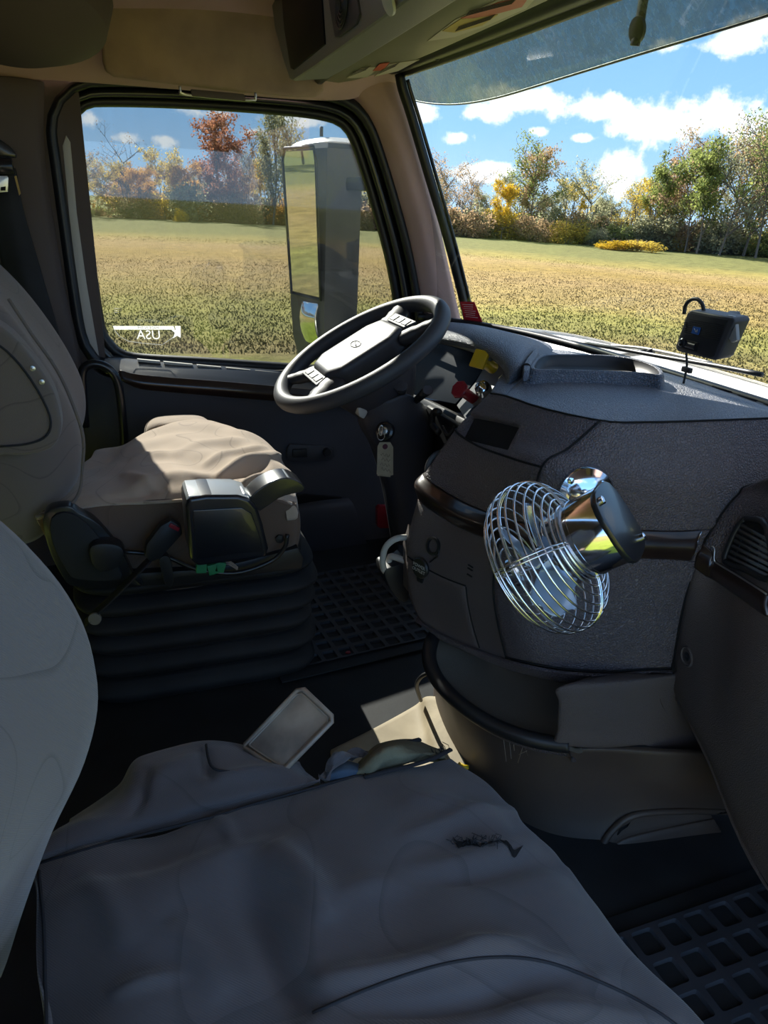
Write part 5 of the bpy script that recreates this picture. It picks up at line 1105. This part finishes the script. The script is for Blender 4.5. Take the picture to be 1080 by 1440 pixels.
c = Vector(P(541.5, 628, y=1.384)); lathe('tag_eyelet', [(.0025, 0), (.006, 0), (.006, .001), (.0025, .001)], c, (0, -1, 0), mat('maroon_paper', '#5a2f38', .8), kt, n=16)
INK = mat('pencil_ink', '#5b5145', .9)
for k in range(4):
    pts = [P(535+j*1.3+(k % 2), 638+k*7+2.4*math.sin(j*1.7+k)+j*.35, y=1.3842) for j in range(11)]
    tube('handwriting', pts, .0004, INK, kt, n=3)

# ================================================================== FAN
rv, uv, fv = Vector(rt), Vector(up), Vector(fw)
fan = empty('fan', P(828, 695, y=.80), 'chrome wire-caged 12-volt fan clamped to the dashboard', 'fan')
aF = (rv*-.70+uv*-.44+fv*.56).normalized()   # from motor to front of the cage
def atd(px, py, d): return Vector(CAM+(fw*F+rt*(px-540)+up*(720-py))/F*d)
fc = atd(766, 784, .80); RC = .088
x_, y_ = basis_from(aF)
def ringpts(r, h, n=56): return [fc+aF*h+(x_*math.cos(t)+y_*math.sin(t))*r for t in np.linspace(0, 2*math.pi, n, endpoint=False)]
prof = [(.016, .040), (.030, .0395), (.042, .038), (.054, .035), (.065, .031), (.075, .025), (.083, .016), (.0875, .006), (.0885, -.004), (.0875, -.013), (.084, -.022), (.078, -.030), (.070, -.036), (.061, -.040), (.052, -.043), (.043, -.045)]
for r, h in prof: tube('cage_ring', ringpts(r, h), .00125, CHROMEW, fan, n=6, closed=True)
for k in range(4):
    t = k*math.pi/2+.3; d = x_*math.cos(t)+y_*math.sin(t)
    for o_ in (-.0022, .0022): tube('cage_rib', cr1(np.array([list(fc+aF*(h-.0012)+d*r+aF.cross(d)*o_) for r, h in prof]), 3), .0012, CHROMEW, fan, n=5)
lathe('cage_cap', [(0, .036), (.018, .037), (.018, .042), (.010, .044), (0, .044)], fc, aF, CHROME, fan, n=28)
BLADE = mat('pale_blue_fan_blade', '#9fb6cf', .25, coat=.5, metal=.3)
for k in range(4):
    t0 = k*math.pi/2+.55; rows_ = []
    for j in range(5):
        r = .014+j*.0145; wdt = (.012, .026, .036, .038, .022)[j]; row = []
        for i in range(5):
            s_ = (i/4-.5); t = t0+.25*j/4; d = x_*math.cos(t)+y_*math.sin(t); e = aF.cross(d); row.append(list(fc+d*(r-.01*(s_*2)**2*(j == 4))+e*s_*wdt*1.5+aF*(s_*wdt*.55+.002)))
        rows_.append(row)
    S = Surf(rows_); panel('fan_blade', S, 0, 4, 0, 4, BLADE, fan, res=5, rim=.0004, thick=.0012)
lathe('blade_hub', [(0, -.014), (.014, -.014), (.015, .004), (.011, .012), (0, .014)], fc, aF, CHROME, fan, n=28)
mb_ = fc-aF*.022
lathe('motor_housing', [(.0, .004), (.032, .004), (.039, .0), (.043, -.006), (.043, -.032), (.0437, -.0322), (.0437, -.034), (.043, -.0342), (.043, -.068), (.0415, -.071), (0, -.071)], mb_, aF, CHROME, fan, n=48)
bq = []
for a in np.linspace(0, 2*math.pi, 24, endpoint=False):
    c_, s_ = math.cos(a), math.sin(a); q = (abs(c_)**3.4+abs(s_)**3.4)**(-1/3.4); bq.append(mb_-aF*.068+(x_*c_+y_*s_)*.043*q)
prism('motor_back_plate', bq, -aF*.007, GLOSSB, fan, r=.002)
for t in (math.pi*.3, math.pi*1.3):
    lathe('plate_screw', [(0, 0), (.0045, 0), (.0045, .004), (.002, .005), (0, .005)], mb_-aF*.075+(x_*math.cos(t)+y_*math.sin(t))*.040, -aF, CHROME, fan, n=16)
bp_, bn = SD.at(824, 694); bn = (bn+Vector((0, 0, .15))).normalized()
lathe('mount_base', [(.040, 0), (.040, .003), (.038, .007), (.031, .010), (.022, .014), (.0, .016)], bp_+bn*.001, bn, CHROME, fan, n=40)
jt = bp_+bn*.055
tube('mount_stem', [bp_+bn*.008, bp_+bn*.03, jt], .010, CHROME, fan, n=16)
tube('mount_arm', [jt, mb_-aF*.03+(jt-mb_).normalized()*.03, mb_-aF*.03], .008, CHROME, fan, n=12)
lathe('pivot_ball', [(0, -.013), (.009, -.010), (.013, 0), (.009, .010), (0, .013)], jt, bn, CHROME, fan, n=20)
for k, (px, py) in enumerate(((799, 672), (846, 678))):
    p_, n_ = SD.at(px, py); lathe('base_screw', [(0, 0), (.005, 0), (.005, .003), (0, .004)], p_+bn*.009, bn, CHROME, fan, n=6)
tube('wing_screw', [jt, jt-rv*.022+uv*.004, jt-rv*.036+uv*.006], .0035, METAL, fan, n=8, rads=[.003, .003, .006])

# round ball mount plate on the control panel
c, n = SD.at(624, 657); n = n.normalized(); x, y = basis_from(n)
bm_ = empty('phone_mount', c, 'round black suction mount plate with arm stub on the left of the dashboard', 'mount')
lathe('mount_disc', [(.036, 0), (.036, .004), (.033, .006), (.008, .006), (0, .006)], c+n*.002, n, BLACK, bm_, n=40)
for k in range(6):
    t = k*math.pi/3+.4; lathe('mount_screw', [(0, 0), (.004, 0), (.004, .004), (.0, .004)], c+n*.007+(x*math.cos(t)+y*math.sin(t))*.026, n, GLOSSB, bm_, n=6)
tube('mount_arm', [c+n*.006, c+n*.025, c+n*.034], .008, BLACK, bm_, n=10, rads=[.011, .008, .010])
tube('arm_cross_pin', [c+n*.032-x*.014, c+n*.032+x*.014], .005, BLACK, bm_, n=8)

# ================================================================== DASH CAMERA
dc = empty('dash_camera', P(985, 475, x=1.0), 'dark grey dash camera box with a blue label hanging on the windshield', 'camera')
def dcp(q): return [P(a, b, x=.985) for a, b in q]
body = prism('camera_body', dcp([(949, 488), (966, 440), (972, 436), (1030, 447), (1033, 452), (1010, 503), (1004, 507), (952, 494)]), (.035, 0, .004), DKGREY, dc, r=.005, seg=3)
prism('front_face', [Vector(p)+Vector((-.002, 0, 0)) for p in dcp([(953, 486), (968, 443), (973, 440), (1024, 450), (1004, 501), (1000, 503), (956, 491)])], (.004, 0, 0), BLACK, body, r=.001)
prism('blue_label', [Vector(p)+Vector((-.0035, 0, 0)) for p in dcp([(977, 459), (987, 461), (984, 471), (974, 468.5)])], (.002, 0, 0), mat('blue_label', '#1f4f93', .4), dc, r=0)
lt_ = [Vector(p)+Vector((-.0042, 0, 0)) for p in dcp([(979, 462), (981, 467), (983, 463.5), (982.5, 468)])]
tube('label_mark', lt_, .0005, LTGREY, dc, n=4)
for k in range(5): tube('grille_slot', [Vector(p)+Vector((-.0025, 0, 0)) for p in dcp([(964-k*.0+0, 453+k*2.6), (968, 454+k*2.6)])], .0007, VOID, body, n=4)
for k in range(9): tube('face_groove', [Vector(p)+Vector((-.0025, 0, 0)) for p in dcp([(971-k*.9, 448+k*2.6), (1020-k*.9, 458+k*2.6)])], .0004, VOID, body, n=4)
prism('lens_recess', [Vector(p)+Vector((-.0034, 0, 0)) for p in dcp([(955, 480), (958, 476), (984, 482), (981, 495), (955, 488)])], (.003, 0, 0), VOID, body, r=.001)
lathe('lens', [(.008, 0), (.0085, .004), (.006, .006), (.004, .003), (0, .004)], Vector(P(961, 482, x=.981)), (-1, 0, 0), GLOSSB, dc, n=24)
lathe('lens_roll', [(.0, -.012), (.006, -.012), (.006, .012), (0, .012)], Vector(P(972, 486, x=.984)), (0, 1, 0), GLOSSB, dc, n=20)
br_ = prism('bracket_ear', [P(a, b, x=.99) for a, b in ((1020, 447), (1022, 443), (1030, 444), (1034, 452), (1036, 478), (1028, 482), (1020, 470), (1018, 458))], (.008, 0, 0), GREYP, dc, r=.002)
prism('bracket_plate', [P(a, b, x=1.0) for a, b in ((1014, 446), (1030, 447), (1032, 470), (1016, 468))], (.03, .015, .01), DKGREY, dc, r=.003)
lathe('bracket_screw', [(.006, 0), (.006, .002), (.003, .003), (.003, .001), (0, .001)], Vector(P(1027, 462, x=.989)), (-1, 0, 0), BLACK, dc, n=20)
tube('camera_cable', [P(a, b, x=c) for a, b, c in ((962, 442, 1.0), (964, 430, 1.0), (971, 422, 1.0), (981, 421, 1.0), (988, 429, 1.0), (990, 441, 1.0))], .0035, BLACK, dc, n=8, sm=5)
tube('camera_cable', [P(a, b, x=c) for a, b, c in ((965, 497, .99), (966, 512, .995), (964, 526, 1.0), (961, 540, 1.0))], .0022, BLACK, dc, n=8, sm=5)
box('cable_clip', P(966, 520, x=.992), (.008, .022, .010), BLACK, dc, r=.002)

# ================================================================== THINGS ON THE GLASS
rs = on_surf(SW, [(647, 425), (670, 424), (681, 458), (654, 456)], .0)
REDP = mat('red_sticker', '#c8202c', .5); WHT = mat('white_print', '#e8e4da', .6)
stk = empty('warning_sticker', rs[0], 'small red warning sticker with white text low in the windshield corner', 'sticker')
off = Vector((-.003, -.001, 0))
link('sticker_sheet', [p+off for p in rs]+[p+off*1.3 for p in rs], [(3, 2, 1, 0), (4, 5, 6, 7), (0, 1, 5, 4), (1, 2, 6, 5), (2, 3, 7, 6), (3, 0, 4, 7)], REDP, stk, smooth=False)
for k in range(7):
    t = .12+k*.09; a = rs[0].lerp(rs[3], t).lerp(rs[1].lerp(rs[2], t), .14+.05*(k % 2)); b = rs[0].lerp(rs[3], t).lerp(rs[1].lerp(rs[2], t), .86-.06*(k % 3)); tube('print_line', [a+off*1.8, b+off*1.8], .0006, WHT, stk, n=4)
a, b, c_, d = [rs[0].lerp(rs[3], t).lerp(rs[1].lerp(rs[2], t), s_)+off*1.5 for t, s_ in ((.84, .5), (.84, .95), (.95, .95), (.95, .5))]; link('print_block', [a, b, c_, d], [(0, 1, 2, 3)], WHT, stk, smooth=False)
# decal on the side window (read from outside, so mirrored here)
WDK = leaf_mat('white_decal_film', '#ffffff', '#ffffff', .75)
dk = empty('window_decal', P(208, 470, y=2.052), 'white mirrored USA decal in the lower rear corner of the side window', 'decal')
dcy = 2.050
def dcl(nm, q): return prism(nm, [P(a, b, y=dcy) for a, b in q], (0, -.0006, 0), WDK, dk, r=0)
dcl('decal_bar', [(158.5, 458.5), (244, 458.5), (246, 463.5), (161, 463.5)])
dcl('decal_end', [(246, 458.5), (254, 458.5), (254, 475), (249, 472), (243, 476), (246, 468), (241, 464), (247, 464)])
tube('decal_edge', [P(a, b, y=dcy) for a, b in ((160, 463), (168, 473), (181, 480), (200, 482.5), (228, 485), (244, 474))], .0022, WDK, dk, n=4, flat=.3)
text('decal_letters', 'USA', P(209, 471.5, y=dcy), (1, 0, -.02), (0, 0, 1), .034, WDK, dk, mirror=True, extrude=.0006)
text('decal_small_letters', 'MADE IN THE', P(208, 461, y=dcy-.001), (1, 0, -.02), (0, 0, 1), .009, DKGREY, dk, mirror=True)
for k in range(3): tube('glass_etching', [P(160, 434+k*2.6, y=dcy), P(172-k, 434.3+k*2.6, y=dcy)], .0006, DKGREY, dk, n=3)

# ================================================================== DOOR MIRROR (outside)
mr = empty('side_mirror', (.74, 2.5, .45), 'tall dark door mirror with two glasses standing outside the side window', 'mirror')
zt, zb = 1.085, .49
GA, GB = P(411, 205, y=2.62), P(458, 201, y=2.42)
GA2, GB2 = P(432, 482, y=2.62), P(466, 486, y=2.42)
foot = [(GA[0]-.004, 2.625), (GB[0]+.004, 2.415), (P(507, 300, y=2.39)[0], 2.39), (P(507, 300, y=2.39)[0]+.005, 2.43), (P(505, 300, y=2.39)[0]-.02, 2.63)]
MH = mat('mirror_housing', '#43464b', .4, bump=('grain', 200, .1, .0005))
hv = []
for z, s_ in ((.44, .80), (.50, .93), (.62, 1.0), (.85, 1.0), (1.07, 1.0), (1.12, .97), (1.135, .88)):
    c0 = np.mean(foot, 0)
    hv.append([(c0[0]+(p[0]-c0[0])*s_, c0[1]+(p[1]-c0[1])*s_, z) for p in foot])
n_ = 5; vs = [v for r in hv for v in r]; link('mirror_housing', vs, [(k*n_+i, k*n_+(i+1) % n_, (k+1)*n_+(i+1) % n_, (k+1)*n_+i) for k in range(6) for i in range(n_)]+[tuple(range(5))[::-1], tuple(range(30, 35))], MH, mr, smooth=False)
MIR = mat('mirror_glass', (.82, .86, .84), .015, metal=1)
nM = Vector((-(2.62-2.42), -(GB[0]-GA[0]), 0)).normalized(); nM = nM if nM.x < 0 else -nM
def mq(u, z, o=.006): 
    a = Vector((GA[0], 2.62, 0)); b = Vector((GB[0], 2.42, 0)); p = a.lerp(b, u); return Vector((p.x, p.y, z))+nM*(o+.07*(z-.66))
link('main_glass', [mq(.06, .665), mq(.94, .665), mq(.97, 1.075), mq(.93, 1.11), mq(.12, 1.11), mq(.03, 1.085)], [(0, 1, 2, 3, 4, 5)], MIR, mr, smooth=False)
tube('glass_surround', [mq(.03, .655), mq(.97, .655), mq(1.0, 1.08), mq(.95, 1.12), mq(.08, 1.12), mq(-.01, 1.085)], .005, GLOSSB, mr, n=8, closed=True)
cvx = []
for i in range(9):
    row = []
    for j in range(9):
        u, v = i/8, j/8; bul = .028*(1-((u-.5)*2)**2*.6-((v-.5)*2)**2*.6); row.append(list(mq(.30+.55*u, .50+.14*v, .002+bul)))
    cvx.append(row)
panel('convex_glass', Surf(cvx), 0, 8, 0, 8, MIR, mr, res=3, rim=.001, thick=.01)
prism('mirror_arm', [(.74, 2.42, 1.00), (.78, 2.42, 1.00), (.82, 2.08, 1.0), (.78, 2.08, 1.0)], (0, 0, .04), MH, mr, r=.01)
prism('mirror_arm', [(.74, 2.42, .55), (.78, 2.42, .55), (.84, 2.08, .60), (.80, 2.08, .60)], (0, 0, .04), MH, mr, r=.01)
tube('mirror_stub', [Vector(P(452, 192, y=2.55)), Vector(P(452, 178, y=2.55))], .006, MH, mr, n=8)
SM = Surf([[P(a, b, y=c) for a, b, c in r] for r in ([(411, 204, 2.63), (425, 198, 2.6), (460, 193, 2.5), (505, 196, 2.45)], [(413, 208, 2.6), (430, 203, 2.55), (465, 199, 2.45), (510, 203, 2.4)])]); panel('mirror_cap', SM, 0, 3, 0, 1, WHITEP, mr, res=6)

# wiper
wp = empty('wiper', P(930, 500, x=1.14), 'dark windshield wiper blade lying along the foot of the glass', 'wiper')
tube('wiper_blade', [P(a, b, x=c) for a, b, c in ((804, 480, 1.12), (860, 489, 1.135), (940, 503, 1.145), (1010, 515, 1.145), (1072, 527, 1.14))], .005, BLACK, wp, n=8, sm=3)
tube('wiper_spine', [P(a, b, x=c) for a, b, c in ((860, 486, 1.15), (905, 490, 1.165), (960, 501, 1.165), (1000, 511, 1.155))], .004, LTGREY, wp, n=6, sm=4)
tube('wiper_arm', [P(a, b, x=c) for a, b, c in ((918, 494, 1.165), (890, 497, 1.18), (868, 501, 1.20), (850, 503, 1.22))], .007, BLACK, wp, n=8, sm=3)

# smoked plastic sun visor outside the top of the windshield
SMK = glass('smoked_visor_plastic', tint=(.24, .27, .245), dirt=.36, dirtcol='#969c8e', dscale=30, streak=True, gloss=.8)
ev = empty('exterior_sun_visor', (1.0, .93, 1.5), 'smoked translucent sun visor band outside the top of the windshield', 'sun visor')
low = [(566, 128), (580, 140), (610, 146), (650, 146), (700, 137), (780, 113), (900, 76), (1000, 46), (1090, 18), (1250, -35)]
vrows = [[P(a, b, x=1.02) for a, b in low]]
vrows.append([np.array([.90, p[1]-.0, 1.40+(p[2]-vrows[0][3][2])*.3]) for p in vrows[0]]); 
vrows[1][0] = vrows[0][0]+np.array([-.03, 0, .04]); vrows[1][1] = vrows[0][1]+np.array([-.06, 0, .06]); 
vrows.append([np.array([.83, p[1], 1.45]) for p in vrows[0]])
panel('visor_shell', Surf(vrows), 0, 9, 0, 2, SMK, ev, res=6, thick=.003, rim=.0005)
tube('visor_edge', [np.array(p) for p in cr1(np.array(vrows[0]), 5)], .003, MH, ev, n=6)
for (px, py) in ((898, 42), (1180, -40)):
    c = Vector(P(px, py, x=.98)); lathe('visor_bolt', [(0, 0), (.022, 0), (.022, .006), (.008, .008), (0, .008)], c, (-1, 0, -.2), BLACK, ev, n=24)
    tube('visor_bracket', [c+Vector((.0, .0, .09)), c+Vector((0, 0, .03)), c, c+Vector((0, .004, -.025))], .014, BLACK, ev, n=8, flat=.4, sm=3)

# ================================================================== OVERHEAD
oc = empty('overhead_console', P(480, 50, x=.40), 'olive grey overhead console with a dark display and round speaker', 'console')
prism('console_shell', [P(a, b, x=.385) for a, b in ((376, -60), (381, 0), (386, 40), (398, 85), (407, 112), (412, 114), (440, 96), (510, 46), (590, -12), (680, -80))], (.075, 0, .012), OLIVE, oc, r=.006, seg=3)
prism('display_glass', [P(a, b, x=.382) for a, b in ((394, -30), (399, 40), (408, 96), (412, 98), (456, 62), (452, 0), (446, -30))], (.006, 0, 0), mat('display_glass', '#0b0f15', .4, spec=.15), oc, r=.002)
prism('speaker_plate', [P(a, b, x=.381) for a, b in ((458, -30), (462, 5), (470, 52), (476, 52), (500, 34), (505, 20), (497, -30))], (.006, 0, 0), DKGREY, oc, r=.003)
sc_ = Vector(P(480, 8, x=.378))
for k in range(5): tube('speaker_ring', [sc_+Vector((0, math.cos(t), math.sin(t)))*(.006+k*.006) for t in np.linspace(0, 6.283, 26, endpoint=False)], .0016, BLACK, oc, n=5, closed=True)
lathe('console_lamp', [(0, 0), (.016, 0), (.016, .004), (.0, .006)], Vector(P(548, 2, x=.38)), (-1, 0, -.5), LTGREY, oc, n=20)
iv = empty('interior_sun_visor', P(600, 60, z=1.235), 'olive folded sun visor with warning labels above the windshield', 'sun visor')
VG = mat('visor_board', '#77745a', .45, var=(8, '#6a674f', .6))
zv = 1.232
prism('visor_board', [P(a, b, z=zv) for a, b in ((448, 117), (462, 104), (560, 35), (650, -30), (860, -60), (795, -10), (700, 34), (610, 74), (548, 100), (500, 113), (470, 118))], (0, 0, .012), VG, iv, r=.003)
tube('visor_roll', [P(a, b, z=zv-.006) for a, b in ((446, 112), (470, 92), (560, 26), (660, -45))], .014, DKGREY, iv, n=10)
ORG = mat('label_red', '#b8543a', .5); LY = mat('label_yellow', '#b39a3c', .5); LW = mat('label_cream', '#b8b097', .5)
def lab(nm, q, m, dz=-.001): return prism(nm, [P(a, b, z=zv+dz) for a, b in q], (0, 0, .0008), m, iv, r=0)
lab('label_sheet', [(601, 58), (640, 28), (700, 0), (760, -10), (740, 12), (680, 38), (640, 52)], LW)
lab('label_red_band', [(648, 26), (700, 4), (744, -4), (734, 10), (690, 22), (664, 26)], ORG, -.002)
lab('label_yellow_band', [(622, 44), (648, 27), (700, 21), (678, 36), (640, 46)], LY, -.002)
lab('label_sheet', [(487, 110), (508, 96), (535, 94), (516, 109)], LW); lab('label_red_band', [(524, 100), (534, 90), (548, 88), (538, 99)], ORG, -.002); lab('label_sheet', [(526, 108), (548, 90), (590, 84), (560, 100)], LW)
TXT = mat('label_print', '#4a4438', .8)
for (x0, y0, x1, y1, n_l) in ((492, 107, 515, 97, 4), (532, 104, 556, 92, 4), (640, 44, 690, 26, 5), (655, 22, 720, 4, 5)):
    for k in range(n_l):
        f_ = k/n_l; tube('print_line', [P(x0+(6*f_), y0-f_*3-k*1.0, z=zv-.0028), P(x1+8*f_, y1-f_*3-k*1.0+1, z=zv-.0028)], .0006, TXT, iv, n=3)
sv = empty('side_sun_visor', P(290, 130, y=1.86), 'beige cloth sun visor folded up above the side window', 'sun visor')
ppx('visor_cushion', [(141, -60), (141, 20), (144, 85), (148, 99), (160, 107), (230, 116), (330, 128), (420, 136), (446, 136), (456, 128), (456, 112), (440, 80), (415, 20), (400, -60)], VISORB, y=1.868, depth=.022, parent=sv, r=.008, seg=3)
tube('visor_clip', [P(a, b, y=1.865) for a, b in ((253, 121), (254, 128), (262, 133), (350, 141), (359, 137), (359, 130))], .003, METAL, sv, n=8, sm=3)
ppx('visor_hinge', [(268, 125), (344, 132), (346, 142), (270, 135)], BROWNP, y=1.858, depth=.012, parent=sv, r=.003)
sp_ = empty('roof_speaker', P(30, -10, y=1.6), 'dark brown rounded pod on the roof corner at the top left', 'speaker')
lathe('speaker_pod', [(0, -.10), (.10, -.10), (.16, -.07), (.175, -.02), (.16, .03), (.12, .06), (0, .07)], P(5, -32, y=1.62), (0, .3, 1), BROWNP, sp_, n=40)
# seat belt at the pillar
sb_ = empty('seat_belt', P(20, 280, y=1.9), 'black seat belt strap running down from its pillar guide at the far left', 'seat belt')
S = Surf([[P(a, b, y=c) for a, b, c in r] for r in ([(-14, 240, 1.90), (6, 240, 1.895), (22, 238, 1.90)], [(-10, 300, 1.90), (14, 300, 1.89), (32, 295, 1.895)], [(10, 400, 1.90), (36, 400, 1.885), (60, 392, 1.895)], [(40, 500, 1.90), (62, 500, 1.885), (88, 492, 1.895)], [(70, 620, 1.90), (90, 620, 1.885), (112, 612, 1.9)])])
panel('belt_webbing', S, 0, 2, 0, 4, RUBBER, sb_, res=6, thick=.002)
ppx('belt_guide', [(-30, 190), (0, 196), (14, 206), (22, 216), (22, 222), (0, 220), (-30, 220)], GLOSSB, y=1.88, depth=.03, parent=sb_, r=.006)
tube('guide_roller', [P(-30, 234, y=1.88), P(18, 234, y=1.88)], .018, GLOSSB, sb_, n=14)
ppx('belt_plate', [(-20, 248), (10, 247), (12, 250), (11, 270), (-20, 272)], METAL, y=1.872, depth=.006, parent=sb_, r=.001)
ppx('plate_slot', [(1, 263), (8, 262), (8, 268), (1, 268)], VOID, y=1.8715, depth=.004, parent=sb_, r=0)
ppx('belt_label', [(20, 248), (23, 247), (29, 272), (27, 275)], mat('gold_label', '#a88b4d', .6), y=1.872, depth=.003, parent=sb_, r=0)
# crumbs on the floor
CR2 = mat('paper_crumb', '#b9b2a5', .9)
for (a, b, lb, m_) in ((490, 918, 'tiny red scrap on the dark floor in front of the driver seat', RED), (556, 894, 'pale crumb on the floor right of the rubber mat', CR2), (355, 955, 'short grey paper sliver on the floor beside the bellows', CR2)):
    p_ = P(a, b, z=.006); o = prism('litter', [Vector(p_)+Vector((.006*math.cos(t)*(1.3 if k % 2 else .7), .005*math.sin(t), 0)) for k, t in enumerate(np.linspace(0, 6.28, 6, endpoint=False))], (0, 0, .003), m_, None, r=.0005); tag(o, lb, 'litter')
